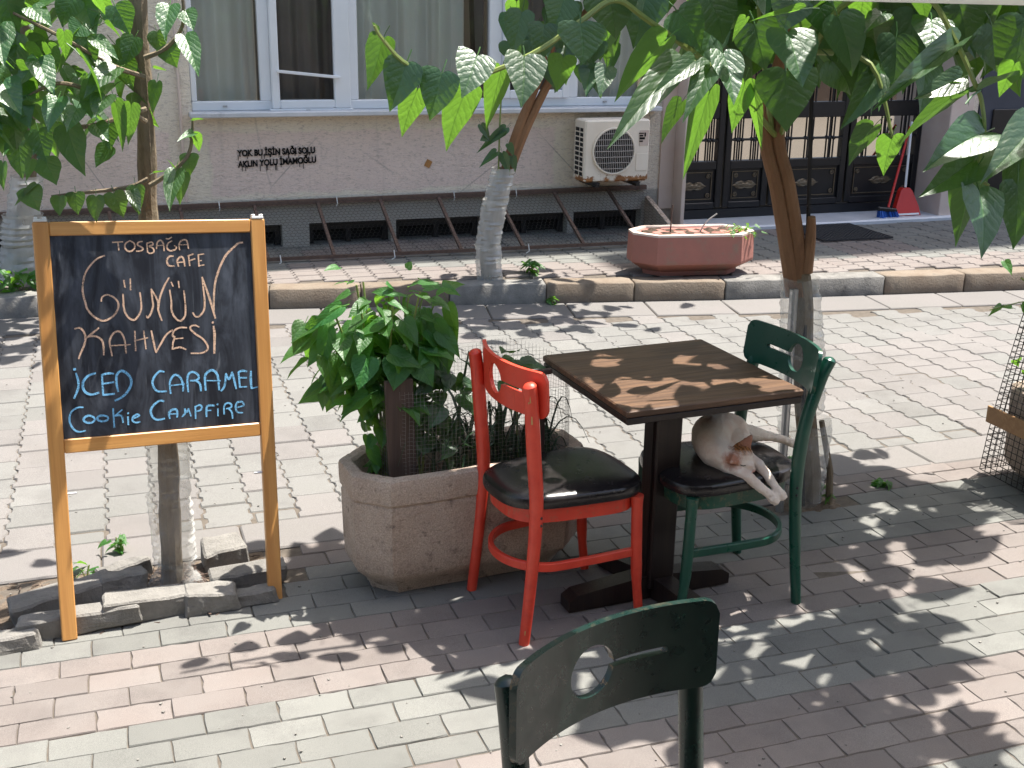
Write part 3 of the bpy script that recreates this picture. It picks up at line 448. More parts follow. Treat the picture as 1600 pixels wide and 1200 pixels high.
for j in range(-9, 34):
    X = -.02 + j * BW
    for i in range(0, 20):
        Y = 4.185 + (i + .5) * BL + (BL / 2 if j % 2 else 0) - (BL / 2 if j % 2 else 0) * 0
        if Y - BL / 2 < 4.175: continue
        if Y + BL / 2 > ykerb(X) - .34: continue
        pk = noise.noise(Vector((X * .9, Y * 1.2, 7.7))) > .17 or (4.7 < Y < 5.2 and noise.noise(Vector((X * 2, Y, 1))) > .0 and X < 1.5)
        if random.random() < .12: pk = not pk
        rc.append((X, Y, pk, lump(X, Y) * 1.5 + rnd(-.002, .002)))
    if j % 2: rc.append((X, 4.185 + BL / 4, False, -.004)) if False else None
rv = sorted([c for c in rc if inview((c[0], c[1], 0), 15)], key=dist)
place(rv, rp, roado, 'road_block', 'road_block_field', [c for c in rc if not inview((c[0], c[1], 0), 15)] + rv[300:])
# half blocks closing the first row and the uneven far edge
mb = MB()
for j in range(-9, 34):
    X = -.02 + j * BW
    if j % 2: mb.box((X, 4.185 + BL * .25 - .004, -.027), (BW - .02, BL * .5 - .012, .05), None, .005)
o = mb.build('edge_block', MT['road_grey'], roado); o['kind'] = 'stuff'
# ---- gutter slabs along the far kerb
x = -1.4
while x < 7:
    w = .52; y0 = ykerb(x + w / 2); a = math.atan2(ykerb(x + w) - ykerb(x), w)
    mb = MB(); mb.box((x + w / 2, y0 - .19, -.04), (w / math.cos(a) - .008, .36, .09), Matrix.Rotation(a, 3, 'Z'), .006); mb.build('gutter_slab', MT['kerb_slab'], roado); x += w
# ---- far kerbstones
cuts = [(-1.6, -.45, 0), (-.45, .35, 0), (.35, .93, 1), (.93, 1.50, 1), (1.50, 2.06, 1), (2.06, 2.69, 0), (2.69, 3.27, 1), (3.27, 3.88, 1), (3.88, 5.02, 0), (5.02, 5.62, 1), (5.62, 6.3, 1), (6.3, 7.2, 0)]
for a, b, k in cuts:
    ya, yb = ykerb(a), ykerb(b); an = math.atan2(yb - ya, b - a); L = math.hypot(b - a, yb - ya)
    bm = bmesh.new(); bmesh.ops.create_cube(bm, size=1); 
    for v in bm.verts: v.co = Vector((v.co.x * (L - .006), v.co.y * .17, v.co.z * .26))
    bmesh.ops.subdivide_edges(bm, edges=[e for e in bm.edges if e.calc_length() > .3], cuts=9, use_grid_fill=True)
    bmesh.ops.bevel(bm, geom=[e for e in bm.edges if len(e.link_faces) == 2 and e.calc_face_angle(0) > .5], offset=.007, segments=1, affect='EDGES')
    for v in bm.verts: v.co += Vector((0, noise.noise(v.co * 9 + Vector((a, 0, 0))) * .004, noise.noise(v.co * 7 + Vector((a, 5, 0))) * .006 * (v.co.z > 0)))
    m = Matrix.Translation(((a + b) / 2, (ya + yb) / 2 + .085, .002)) @ Matrix.Rotation(an, 4, 'Z')
    me = bpy.data.meshes.new('kerbstone'); bmesh.ops.transform(bm, matrix=m, verts=bm.verts); 
    for f in bm.faces: f.smooth = True
    bm.to_mesh(me); bm.free(); me.materials.append(MT['kerb_tan' if k else 'kerb_grey']); link('kerbstone', me, fpo)
# ---- far pavement blocks (about ten pixels and less: one field)
for kk in ('pink', 'grey'):
    mb = MB(); me = wavy_mesh(.165, .125, .04, 3, .008)
    for j in range(-10, 60):
        for i in range(0, 24):
            X = -1.5 + j * .17; Y = 6.4 + i * .13 + (.065 if j % 2 else 0); rw = (j // 1) % 1
            if Y - .065 < ykerb(X) + .172 or Y > 9.3: continue
            pink = Y < ykerb(X) + .62 or noise.noise(Vector((X, Y, 2))) > .25
            if pink != (kk == 'pink'): continue
            if not inview((X, Y, .13), 60): continue
            z = .13 + rnd(-.0025, .0025); m = Matrix.Translation((X, Y, z)) @ Matrix.Rotation(rnd(-.01, .01), 4, 'X')
            mb.add([m @ Vector(v) for v in me.v], me.f)
    o = mb.build('far_paver_field', MT['paver_' + kk], fpo); o['kind'] = 'stuff'
# ---- soil: tree pit by the sign, strip to the left, round the other tree
structure('soil', noisy_grid(-1.6, .47, 3.44, 3.93, 110, 36, lambda x, y: -.004 + .012 * (noise.noise(Vector((x * 9, y * 9, 0))) * .6 + noise.noise(Vector((x * 28, y * 28, 4))) * .4) - (.03 if x > PIT[1] - .02 or y < PIT[2] + .03 else 0)), MT['soil'])
structure('soil', noisy_grid(2.32, 2.72, 3.58, 3.93, 40, 34, lambda x, y: -.012 + .016 * (noise.noise(Vector((x * 9, y * 9, 0))) * .6 + noise.noise(Vector((x * 30, y * 30, 4))) * .4) + .025 * max(0, 1 - ((x - 2.54) ** 2 + (y - 3.74) ** 2) / .02)), MT['soil'])

# ================================================================== BUILDING across the street
WY = 8.75
bld = thing('apartment_building', 'cream and pink stucco ground floor front with white windows and black door across the street', 'building', (3, WY, .12))
wl = MB(); T = .35
def wallbox(x0, x1, z0, z1): wl.box(((x0 + x1) / 2, WY + T / 2, (z0 + z1) / 2), (x1 - x0, T, z1 - z0))
wallbox(-9, .61, .30, 10); wallbox(.61, 4.16, .30, 1.085); wallbox(.61, 4.16, 2.62, 10); wallbox(4.16, 4.36, .30, 10); wallbox(4.36, 7.09, 2.62, 10); wallbox(7.09, 7.30, -.1, 10)
bw = [(-.9, -.35), (.62, 1.20), (1.40, 2.02), (2.06, 2.74), (2.79, 3.46), (3.51, 4.10)]; e = -9
for a, b in bw: wallbox(e, a, -.1, .30); e = b
wallbox(e, 4.36, -.1, .30)
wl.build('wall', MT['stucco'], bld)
for a, b in bw:
    f = MB(); z0, z1 = -.1, .272; y = WY + .12
    for p, q in (((a + .002, z0), (a + .045, z1)), ((b - .045, z0), (b - .002, z1)), ((a + .045, z1 - .04), (b - .045, z1)), (((a + b) / 2 - .02, z0), ((a + b) / 2 + .02, z1 - .04))):
        f.box(((p[0] + q[0]) / 2, y, (p[1] + q[1]) / 2), (q[0] - p[0], .05, q[1] - p[1]))
    fo = f.build('basement_window', MT['blackmetal'], bld)
    MB().box(((a + b) / 2, WY + .20, .08), (b - a + .1, .012, .42)).build('pane', MT['void'], fo)
MB().box((2.385, WY - .03, 1.105), (3.60, .20, .036), None, .006).build('window_sill', MT['marble'], bld)
# window row
win = MB(); zt = 2.6; zb = 1.124; y = WY + .05
def fr(x0, x1, z0, z1, yy=y, d=.07, b=.006, m=None): (m or win).box(((x0 + x1) / 2, yy, (z0 + z1) / 2), (x1 - x0, d, z1 - z0), None, b)
fr(.612, 4.158, zb, 1.19); fr(.612, 4.158, 2.55, zt)
posts = [(.612, .652), (1.092, 1.172), (1.728, 1.80), (2.80, 2.90), (3.435, 3.52), (4.118, 4.158)]
for a, b in posts: fr(a, b, 1.19, 2.55)
wo_ = win.build('window', MT['upvc'], bld)
sash = MB(); sy = WY - .005
for a, b, c_, d_ in ((1.168, 1.225, 1.135, 2.5), (1.615, 1.735, 1.135, 2.5), (1.225, 1.615, 1.135, 1.196), (1.15, 1.75, 1.118, 1.135)): fr(a, b, c_, d_, sy, .05, .008, sash)
sash.build('sash', MT['upvc'], wo_, label='white opening sash standing proud of the frame')
s2 = MB(); fr(2.90, 2.955, 1.19, 2.5, sy + .01, .05, .006, s2); fr(3.38, 3.435, 1.19, 2.5, sy + .01, .05, .006, s2); fr(2.955, 3.38, 1.19, 1.25, sy + .01, .05, .006, s2); s2.build('sash', MT['upvc'], wo_)
MB().beam((1.205, WY - .035, 1.398), (1.655, WY - .035, 1.352), .02, .036, (0, 1, 0), .003).build('loose_rail', MT['upvc'], wo_, label='white rail hanging askew across the opening sash')
for a, b in ((.655, 1.090), (1.175, 1.725), (1.803, 2.798), (2.957, 3.378), (3.523, 4.115)):
    MB().box(((a + b) / 2, WY + .055, 1.87), (b - a, .008, 1.36)).build('pane', MT['glass'], wo_)
lat = MB(); lat.box((.84, WY + .012, 1.155), (.03, .012, .012)); lat.box((1.42, WY - .033, 1.126), (.03, .008, .006)); lat.box((3.75, WY + .012, 1.155), (.03, .012, .012)); lat.build('drain_cap', MT['steel'], wo_)
MB().box((2.4, 10.4, 1.9), (5, .05, 2.6)).build('room_back', MT['room'], wo_)
def curtain(x0, x1, yy, m, amp=.028, per=.17, ph=0):
    n = int((x1 - x0) / .012); mb = MB(); vs = []
    for i in range(n + 1):
        x = x0 + (x1 - x0) * i / n; a = amp * (math.sin(2 * math.pi * x / per + ph) + .5 * math.sin(2 * math.pi * x / (per * 2.7) + 1 + ph) + .4 * math.sin(2 * math.pi * x / (per * .43)))
        for z, k in ((1.10, 1.15), (1.5, 1.0), (2.6, .8)): vs.append((x + .012 * k * math.sin(9 * x), yy + a * k, z))
    mb.add(vs, [(i * 3 + j, i * 3 + j + 1, i * 3 + j + 4, i * 3 + j + 3) for i in range(n) for j in range(2)]); mb.build('curtain', m, wo_, True)
curtain(.62, 1.10, WY + .21, MT['curtain'], .04, .26); curtain(1.10, 1.78, WY + .20, MT['curtaind'], .035, .2, 1); curtain(1.80, 2.66, WY + .21, MT['curtain'], .05, .25, 2); curtain(2.72, 2.80, WY + .16, MT['curtaind'], .01, .1); curtain(2.86, 3.45, WY + .17, MT['curtaind'], .03, .2, .5); curtain(3.5, 4.14, WY + .21, MT['curtain'], .03, .2, 2.5)
MB().beam((2.70, WY + .10, 1.35), (2.66, WY + .10, 2.6), .03, .02, (0, 1, 0)).build('curtain_rod', MT['plank'], wo_)
MB().tube([(.528, WY - .03, .50), (.527, WY - .03, 1.4), (.527, WY - .03, 4)], .011, 8).build('downpipe', MT['jamb'], bld, True)
MB().box((2.315, WY - .004, .715), (.045, .004, .055), Matrix.Rotation(.5, 3, 'Y')).build('tape_scrap', MT['tape'], bld, label='scrap of brown tape stuck on the pink stucco')
# stencilled slogan
def stencil(txt, x0, x1, zb_, h, slope):
    cu = bpy.data.curves.new('t', 'FONT'); cu.body = txt; cu.size = 1; cu.extrude = .004; cu.offset = .026
    to = bpy.data.objects.new('t', cu); col.objects.link(to); bpy.context.view_layer.update(); me = evaluated(to); bpy.data.objects.remove(to); bpy.data.curves.remove(cu)
    xs_ = [v.co.x for v in me.vertices]; ys_ = [v.co.y for v in me.vertices]; w = max(xs_) - min(xs_); hh = .73; rr = random.Random(5); m = MB()
    for v in me.vertices:
        X = x0 + (v.co.x - min(xs_)) / w * (x1 - x0); m.v.append((X + rr.gauss(0, .0009), WY - .004 - v.co.z, zb_ + v.co.y / hh * h + slope * (X - x0) + rr.gauss(0, .0009)))
    m.f = [tuple(p.vertices) for p in me.polygons]; bpy.data.meshes.remove(me)
    for i in range(11):
        X = rnd(x0, x1); z = zb_ + slope * (X - x0) + .01; L = rnd(.02, .05); m.box((X, WY - .005, z - L / 2), (.004, .003, L))
    for i in range(160):
        X = rnd(x0 - .01, x1 + .01); s_ = rnd(.001, .0035); m.box((X, WY - .004, zb_ + h / 2 + slope * (X - x0) + rr.gauss(0, h * .42)), (s_, .002, s_))
    m.build('stencil_lettering', MT['spray'], bld)
stencil('YOK BU \u0130\u015e\u0130N SA\u011eI SOLU', .905, 1.462, .805, .045, .02); stencil('AKLIN YOLU \u0130MAMO\u011eLU', .905, 1.468, .728, .045, .035)
# door way
MB().box((4.378, WY + .02, 1.35), (.034, .42, 2.5), None, .004).build('door_surround', MT['jamb'], bld); MB().box((6.975, WY + .03, 1.35), (.23, .46, 2.5), None, .006).build('door_surround', MT['jamb'], bld); MB().box((4.30, WY - .012, 1.45), (.12, .024, 2.3)).build('door_surround', MT['jamb'], bld)
MB().box((5.72, 8.76, .115), (2.80, .52, .10), None, .012).build('door_step', MT['marble'], bld)
MB().box((5.6, 10.2, 1.3), (3.2, .05, 2.8)).build('hallway', MT['void'], bld)
leaves = [(4.40, 4.905), (4.925, 5.345), (5.365, 6.105), (6.125, 6.855)]; DY = 8.93
dr = MB(); dr.box((5.63, DY, .205), (2.46, .06, .075)); dr.box((4.395, DY + .01, 1.35), (.02, .04, 2.4)); dr.box((6.865, DY + .01, 1.35), (.02, .04, 2.4)); dr.box((5.63, DY, 2.5), (2.46, .06, .24)); dob = dr.build('entrance_door', MT['blackmetal'], bld)
pan = MB(); frm = MB(); bars = MB()
for a, b in leaves:
    st = .055
    for q in (a + st / 2, b - st / 2): frm.box((q, DY, 1.305), (st, .055, 2.10), None, .006)
    for z0, z1 in ((.245, .30), (.575, .645), (.99, 1.12), (2.28, 2.37)): frm.box(((a + b) / 2, DY, (z0 + z1) / 2), (b - a - 2 * st, .045, z1 - z0), None, .005)
    pan.box(((a + b) / 2, DY + .01, .437), (b - a - 2 * st, .02, .275))
    trim = MB(); px0, px1, pz0, pz1 = a + st + .03, b - st - .03, .325, .555
    for p, q in (((px0, pz0), (px1, pz0 + .006)), ((px0, pz1 - .006), (px1, pz1)), ((px0, pz0 + .006), (px0 + .006, pz1 - .006)), ((px1 - .006, pz0 + .006), (px1, pz1 - .006))): trim.box(((p[0] + q[0]) / 2, DY - .004, (p[1] + q[1]) / 2), (q[0] - p[0], .012, q[1] - p[1]))
    gl = MB(); gl.box(((a + b) / 2, DY + .012, .817), (b - a - 2 * st + .01, .006, .35)); gl.box(((a + b) / 2, DY + .012, 1.70), (b - a - 2 * st + .01, .006, 1.17)); gl.build('door_pane', MT['mirror'], dob)
    trim.build('panel_trim', MT['bronze'], dob)
    n = 2 if b - a < .5 else 3
    gx = [(a + st) + (b - a - 2 * st) * (i + .5) / n for i in range(n)]
    for q in gx:
        for dx in (-.022, .022): bars.tube([(q + dx, DY - .012, .645), (q + dx, DY - .012, .99)], .008, 6); bars.tube([(q + dx, DY - .012, 1.12), (q + dx, DY - .012, 2.28)], .008, 6)
        bars.ball((q - .022, DY - .014, .815), .018, 8, 5); bars.ball((q + .022, DY - .014, .815), .018, 8, 5)
    bars.box(((a + b) / 2, DY - .012, .815), (b - a - 2 * st, .012, .014)); bars.box(((a + b) / 2, DY - .012, 1.7), (b - a - 2 * st, .012, .014))
    cx, cz = (a + b) / 2, .437
    om = MB(); rings = []
    for sc, yy in ((1, 0), (1, -.006), (.82, -.014), (.55, -.012), (.3, -.020), (.02, -.021)):
        ring = []
        for k in range(48):
            t = 2 * math.pi * k / 48; rx = .105 * (1 + .10 * math.cos(6 * t) + .06 * math.cos(14 * t)); rz = .036 * (1 + .22 * math.cos(4 * t + math.pi) + .10 * math.cos(10 * t)); pw = 1.15
            ring.append((cx + sc * rx * math.copysign(abs(math.cos(t)) ** pw, math.cos(t)), DY - .002 + yy, cz + sc * rz * math.copysign(abs(math.sin(t)) ** .9, math.sin(t))))
        rings.append(ring)
    om.loft(rings); om.build('ornament', MT['bronze'], dob, True)
    for X in (px0 + .035, px1 - .035):
        for Z in (pz0 + .035, pz1 - .035):
            q = MB(); q.tube([(X + .016 * math.cos(k * .6283), DY - .008, Z + .016 * math.sin(k * .6283)) for k in range(10)], .005, 6, closed=True); q.ball((X, DY - .004, Z), (.009, .008, .009), 8, 5); q.build('rosette', MT['bronze'], dob, True)
frm.build('door_frame', MT['blackmetal'], dob); pan.build('door_panel', MT['blackmetal'], dob); bars.build('door_bars', MT['blackmetal'], dob, True)
# cafe front behind the viewer (what the door glass mirrors above the street)
cf = thing('cafe_building', 'low cafe building on the viewer side mirrored in the door glass', 'building', (2, -1.9, 0))
MB().box((8, -2.1, 1.6), (32, .4, 3.2)).build('wall', MT['plank'], cf)
for X in (-3, -.6, 1.8, 4.2, 6.6):
    fo = MB().box((X, -1.885, 1.25), (1.9, .03, 2.2)).build('shop_window', MT['plank'], cf); MB().box((X, -1.865, 1.3), (1.7, .012, 1.9)).build('pane', MT['void'], fo)
structure('terrace', slab(MB(), -3, 8, -1.9, 1.93, -.1, .05), MT['kerb_slab'])
# neighbouring shop front at the right edge
nb = thing('shop_front', 'dark blue grey shop front to the right of the black door', 'building', (11, 8.6, .12))
MB().box((8.36, 8.99, 5), (2.1, .5, 10.2)).build('wall', MT['navy'], nb)
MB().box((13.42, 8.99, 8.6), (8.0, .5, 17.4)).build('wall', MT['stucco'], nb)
q = MB(); q.box((7.9, 8.73, .6), (.9, .02, .9), None, .006); q.box((8.9, 8.73, .6), (.9, .02, .9), None, .006); q.box((8.4, 8.72, 1.9), (2.0, .03, .16), None, .006); q.build('panel', MT['blackmetal'], nb)

# ================================================================== things along the far wall
gd = thing('basement_guard', 'sloping rusty bar frame with chicken wire over the basement windows', 'window guard', (2, 8.3, .13))
A0, A1 = Vector((-.9, 8.72, .455)), Vector((4.12, 8.72, .482)); B0, B1 = Vector((-.9, 8.30, .15)), Vector((4.12, 8.06, .17))
MB().beam(A0, A1, .03, .036).build('top_rail', MT['rust'], gd); MB().beam(B0, B1, .022, .022).build('bottom_rail', MT['rust'], gd)
def gp(u, v): return (A0.lerp(A1, u)).lerp(B0.lerp(B1, u), v)
for xr in (-.55, .0, .48, 1.0, 1.46, 1.93, 2.38, 2.85, 3.32, 3.78):
    u = (xr + .9) / 5.02; MB().beam(gp(u, .03), gp(u + .004, .985), .022, .022).build('rib', MT['rust'], gd)
wm_ = MB(); nu, nv = 150, 20
def wire3(mb, a, b, r): mb.beam(a, b, r, r)
off = Vector((0, -.018, .012))
for j in range(nv):
    for i in range(nu):
        u0 = (i + (.5 if j % 2 else 0)) / nu; v0 = j / nv; v1 = (j + .62) / nv; v2 = (j + 1) / nv
        if u0 > .995: continue
        a = gp(u0, v0) + off; b = gp(u0, v1) + off; wire3(wm_, a, b, .0014)
        wire3(wm_, b, gp(min(u0 + .5 / nu, 1), v2) + off, .0014)
        if u0 > .5 / nu: wire3(wm_, b, gp(u0 - .5 / nu, v2) + off, .0014)
o = wm_.build('chicken_wire', MT['darkwire'], gd); o['kind'] = 'stuff'
for X in (.75, 1.6, 2.5, 3.0): 
    u = (X + .9) / 5.02; p = gp(u, 0); MB().tube([(p.x, p.y - .03, p.z + .035), (p.x + .004, p.y - .04, p.z - .02), (p.x - .004, p.y - .03, p.z - .04)], .004, 5).build('cable_tie', MT['white'], gd)
for X in (.3, 1.1, 1.9, 2.9): 
    u = (X + .9) / 5.02; p = gp(u, 1); MB().tube([(p.x, p.y - .02, p.z + .03), (p.x + .004, p.y - .03, p.z - .02), (p.x - .02, p.y - .03, p.z - .035)], .004, 5).build('cable_tie', MT['white'], gd)
ep = MB(); ep.prism([(0, 0), (.05, 0), (.05, .05), (0, .05)], 0, .001) if False else None
q = MB(); q.loft([[(4.115, 8.72, .12), (4.115, 8.72, .41), (4.115, 8.40, .30), (4.115, 8.10, .20), (4.115, 8.10, .12)], [(4.155, 8.72, .12), (4.155, 8.72, .41), (4.155, 8.40, .30), (4.155, 8.10, .20), (4.155, 8.10, .12)]]); q.build('end_plate', MT['concrete'], gd)
# air conditioner
ac = thing('air_conditioner', 'weathered cream air conditioner with round grille and rusty lower edge on wall brackets', 'air conditioner', (3.72, 8.55, .57))
ca = MB(); ca.box((0, 0, .235), (.54, .22, .47), None, .012); 
acm = Matrix.Translation((3.735, 8.56, .575))
ca.v = [v for v in ca.v]
co_ = link('casing', ca.mesh('casing', MT['acwhite']), ac, True, acm)
fx, fy, fz = 3.735 - .03, 8.56 - .1125, .575 + .235
MB().loft([[(fx + r_ * math.cos(k * math.pi / 16), fy + yy, fz + r_ * math.sin(k * math.pi / 16)) for k in range(32)] for r_, yy in ((.165, -.001), (.165, -.003), (.02, -.003))]).build('fan_opening', MT['void'], ac)
fg = MB(); fg.tube([(fx + .172 * math.cos(k * math.pi / 20), fy - .006, fz + .172 * math.sin(k * math.pi / 20)) for k in range(40)], .008, 6, closed=True)
fg.build('fan_ring', MT['acwhite'], ac, True)
fg = MB()
for i in range(-10, 11):
    x_ = i * .0155; h_ = math.sqrt(max(.168 ** 2 - x_ * x_, 0)); fg.beam((fx + x_, fy - .010, fz - h_), (fx + x_, fy - .010, fz + h_), .0028, .003)
for i in range(-3, 4):
    z_ = i * .044; h_ = math.sqrt(.168 ** 2 - z_ * z_); fg.beam((fx - h_, fy - .014, fz + z_), (fx + h_, fy - .014, fz + z_), .003, .0045)
fg.build('fan_guard', MT['steel'], ac)
lv = MB(); lx = 3.735 - .2715
for i in range(10):
    for j in (0, 1): lv.box((lx, 8.515 + j * .085, .635 + i * .037), (.004, .07 if j else .055, .026))
lv.build('side_vent', MT['void'], ac)
for X in (3.56, 3.90):
    bk = MB(); bk.beam((X, 8.745, .555), (X, 8.40, .555), .03, .025); bk.box((X, 8.45, .568), (.06, .05, .012)); bk.build('bracket', MT['blackmetal'], ac)
q = MB(); q.box((3.955, 8.4475, .905), (.075, .003, .115)); q.build('peeling_label', MT['jamb'], ac)
q = MB()
for i, (dx, dz, w_, h_) in enumerate(((-.02, .03, .04, .008), (-.02, .012, .03, .012), (-.012, -.008, .045, .016), (-.02, -.03, .03, .01), (.012, .02, .012, .03))): q.box((3.95 + dx, 8.4445, .91 + dz), (w_, .002, h_))
q.build('label_print', MT['spray'], ac)
q = MB(); q.box((3.945, 8.4475, .72), (.10, .003, .13), None, .001); q.build('cover_plate', MT['acwhite'], ac)
hose = MB(); hose.tube(smoothpath([(4.02, 8.55, .72), (4.06, 8.60, .66), (4.09, 8.66, .58)]), .009, 6); hose.build('hose', MT['rust'], ac, True)
# door mat, broom, dustpan
dm = MB(); mw, mh = .62, .62; Mx = Matrix.Translation((5.60, 8.19, .137)) @ Matrix.Rotation(-.02, 4, 'Z')
n = 17
for i in range(n + 1):
    t = -mw / 2 + mw * i / n; dm.box((t, 0, .006), (.014, mh, .012)); dm.box((0, t * mh / mw, .0065), (mw, .014, .0118))
mo = link('door_mat', dm.mesh('door_mat', MT['rubber']), None, True, Mx); mo['label'] = 'black rubber doormat with open grid on the pavement before the door step'; mo['category'] = 'doormat'
br = thing('broom', 'broom with red handle and blue bristles leaning on the black door', 'broom', (6.33, 8.58, .165))
MB().tube([(6.37, 8.60, .245), (6.68, 8.84, .90)], .011, 8).build('handle', MT['dustred'], br, True)
MB().box((6.345, 8.59, .232), (.20, .05, .035), Matrix.Rotation(.12, 3, 'Y'), .008).build('broom_head', MT['blackmetal'], br)
bb = MB()
for i in range(60):
    X = rnd(-.09, .10); Y = rnd(-.022, .022); bb.beam((6.345 + X, 8.59 + Y, .225), (6.36 + X * 1.18, 8.585 + Y * 1.6, .166), .007, .007)
bb.build('bristles', MT['bluep'], br)
dp = thing('dustpan', 'red dustpan with long white handle standing against the door jamb', 'dustpan', (6.57, 8.60, .166))
sh = MB(); pts = [(-.13, -.015), (.13, -.015), (.115, .06), (.06, .19), (.035, .215), (-.035, .215), (-.06, .19), (-.115, .06)]
sh.loft([[(6.58 + x, 8.60 + z * .28 + d, .168 + z + .015) for x, z in pts] for d in (0, .05)]); sh.build('pan', MT['dustred'], dp)
q = MB(); q.loft([[(6.58 + x * .93, 8.60 - .004 + z * .28, .185 + z) for x, z in ((-.12, -.01), (.12, -.01), (.115, .004), (-.115, .004))], [(6.58 + x * .93, 8.60 - .007 + z * .28, .185 + z) for x, z in ((-.12, -.01), (.12, -.01), (.115, .004), (-.115, .004))]]); q.build('pan_lip', MT['white'], dp)
MB().tube([(6.585, 8.685, .40), (6.655, 8.79, .95)], .011, 8).build('handle', MT['white'], dp, True)
# ================================================================== leaves
def leaf_mesh(seed, m, fold=.22, curl=.22, slim=1.0, rip=.03, name='leaf', pet=True):
    rr = random.Random(seed); rows = [(-.10, .14, .22), (-.07, .07, .36), (0, 0, .46), (.1, 0, .5), (.25, 0, .49), (.42, 0, .42), (.6, 0, .305), (.76, 0, .185), (.9, 0, .07), (1, 0, .006)]
    fold *= rr.uniform(.6, 1.5); curl *= rr.uniform(.3, 1.6); tw = rr.uniform(-.35, .35); bend = rr.uniform(-.10, .10); mb = MB(); mb.uv = []
    def pt(x, y):
        z = fold * abs(x) - curl * max(y, 0) ** 2 + rip * math.sin(9 * y + 4 * abs(x) + rr.uniform(-.3, .3)) * (abs(x) * 2) + tw * x * y
        mb.v.append((x * slim + bend * math.sin(y * 2.2), y, z)); mb.uv.append((.5 + x, y))
    for s in (-1, 1):
        k = len(mb.v)
        for y, i, o in rows:
            o2 = o * rr.uniform(.95, 1.05)
            for q in (0, .5, 1): pt(s * (i + (o2 - i) * q), y)
        for a in range(len(rows) - 1):
            for b in range(2):
                f = (k + a * 3 + b, k + a * 3 + b + 1, k + a * 3 + b + 4, k + a * 3 + b + 3); mb.f.append(f if s > 0 else f[::-1])
    if pet:
        k = len(mb.v); P_ = [(0, .02, -.01), (0, -.16, -.03), (.02, -.34, -.10)]; r_ = .016
        for x, y, z in P_:
            for i in range(4): t = i * math.pi / 2; mb.v.append((x + r_ * math.cos(t), y, z + r_ * math.sin(t))); mb.uv.append((.5, .3))
        for a in range(2):
            for i in range(4): mb.f.append((k + a * 4 + i, k + a * 4 + (i + 1) % 4, k + a * 4 + 4 + (i + 1) % 4, k + a * 4 + 4 + i))
    return mb.mesh(name, m, True)
LM = [leaf_mesh(s, MT['leaf']) for s in range(8)]; LS = [leaf_mesh(s + 30, MT['leafs']) for s in range(8)]; LBR = [leaf_mesh(s + 90, MT['leafb']) for s in range(6)]; LB = [leaf_mesh(s + 60, MT['shrubleaf'], .18, .35, 1, .05) for s in range(8)]
NK = {'w': Vector((-.10, -.62, .78)), 'u': Vector((.25, .55, .8)), 'd': Vector((-.3, -.85, .42))}
def leaf_mtx(b, t, w, N):
    b, t = Vector(b), Vector(t); y = t - b; L = y.length; y.normalize(); z = (Vector(N) - y * y.dot(Vector(N))).normalized(); x = y.cross(z)
    return Matrix(((x.x * w, y.x * L, z.x * L * .7, b.x), (x.y * w, y.y * L, z.y * L * .7, b.y), (x.z * w, y.z * L, z.z * L * .7, b.z), (0, 0, 0, 1)))
def put_leaf(parent, meshes, b, t, w, N): return link('leaf', random.choice(meshes), parent, True, leaf_mtx(b, t, w, N))
def listed(parent, meshes, L):
    for k, a, b, c, d, e, f, w in L:
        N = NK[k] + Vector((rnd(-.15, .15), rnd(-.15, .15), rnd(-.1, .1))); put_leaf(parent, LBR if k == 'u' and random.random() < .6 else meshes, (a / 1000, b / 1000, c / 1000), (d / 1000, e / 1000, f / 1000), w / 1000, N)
def rand_leaf(p, size, droop=.7, rr=random):
    az = rr.uniform(0, 6.283); d = Vector((math.cos(az), math.sin(az), -droop * rr.uniform(.3, 1.7))).normalized(); L = size * rr.uniform(.75, 1.2)
    return p, Vector(p) + d * L, L * rr.uniform(.62, .78), Vector((rr.gauss(0, .35), rr.gauss(0, .35), 1))
def crown_mass(parent, pts, meshes, size, name='crown'):
    mb = MB(); mb.uv = []
    for p in pts:
        b, t, w, N = rand_leaf(Vector(p), size); m = leaf_mtx(b, t, w, N); me = random.choice(meshes); k = len(mb.v)
        mb.v += [tuple(m @ v.co) for v in me.vertices]; mb.f += [tuple(i + k for i in q.vertices) for q in me.polygons]; uvl = me.uv_layers[0].data; u = [None] * len(me.vertices)
        for q in me.polygons:
            for li in q.loop_indices: u[me.loops[li].vertex_index] = tuple(uvl[li].uv)
        mb.uv += u
    o = mb.build(name, meshes[0].materials[0], parent, True); o['kind'] = 'stuff'; return o
def twigs(parent, lists, m, r0, r1):
    for L in lists:
        P_ = smoothpath([Vector(p) / 1000 for p in L], 5); n = len(P_); mb = MB(); mb.tube(P_, [r0 + (r1 - r0) * i / (n - 1) for i in range(n)], 6); mb.build('branch', m, parent, True)
def sleeve(parent, path, radii, m=None, seed=0):
    mt_ = m or MT['plastic']; rr = random.Random(seed); n = 20; m = len(radii); rings = []
    L = [Vector(path[0]).lerp(Vector(path[-1]), i / (m - 1)) for i in range(m)]
    for p, r_ in zip(L, radii):
        ph = rr.uniform(0, 6); rings.append([(p.x + r_ * (1 + .06 * math.sin(3 * k * .314 + ph) + rr.uniform(-.02, .02)) * math.cos(k * 2 * math.pi / n), p.y + r_ * (1 + .06 * math.sin(2 * k * .314 + ph)) * math.sin(k * 2 * math.pi / n), p.z + rr.uniform(-.003, .003)) for k in range(n)])
    mb = MB(); mb.loft(rings, False); return mb.build('plastic_sleeve', mt_, parent, True)
def ribbed(r, n, amp=.05, top=1.0, bot=1.0): return [r * (bot + (top - bot) * i / (n - 1)) * (1 + (amp if i % 2 else -amp * .3)) for i in range(n)]
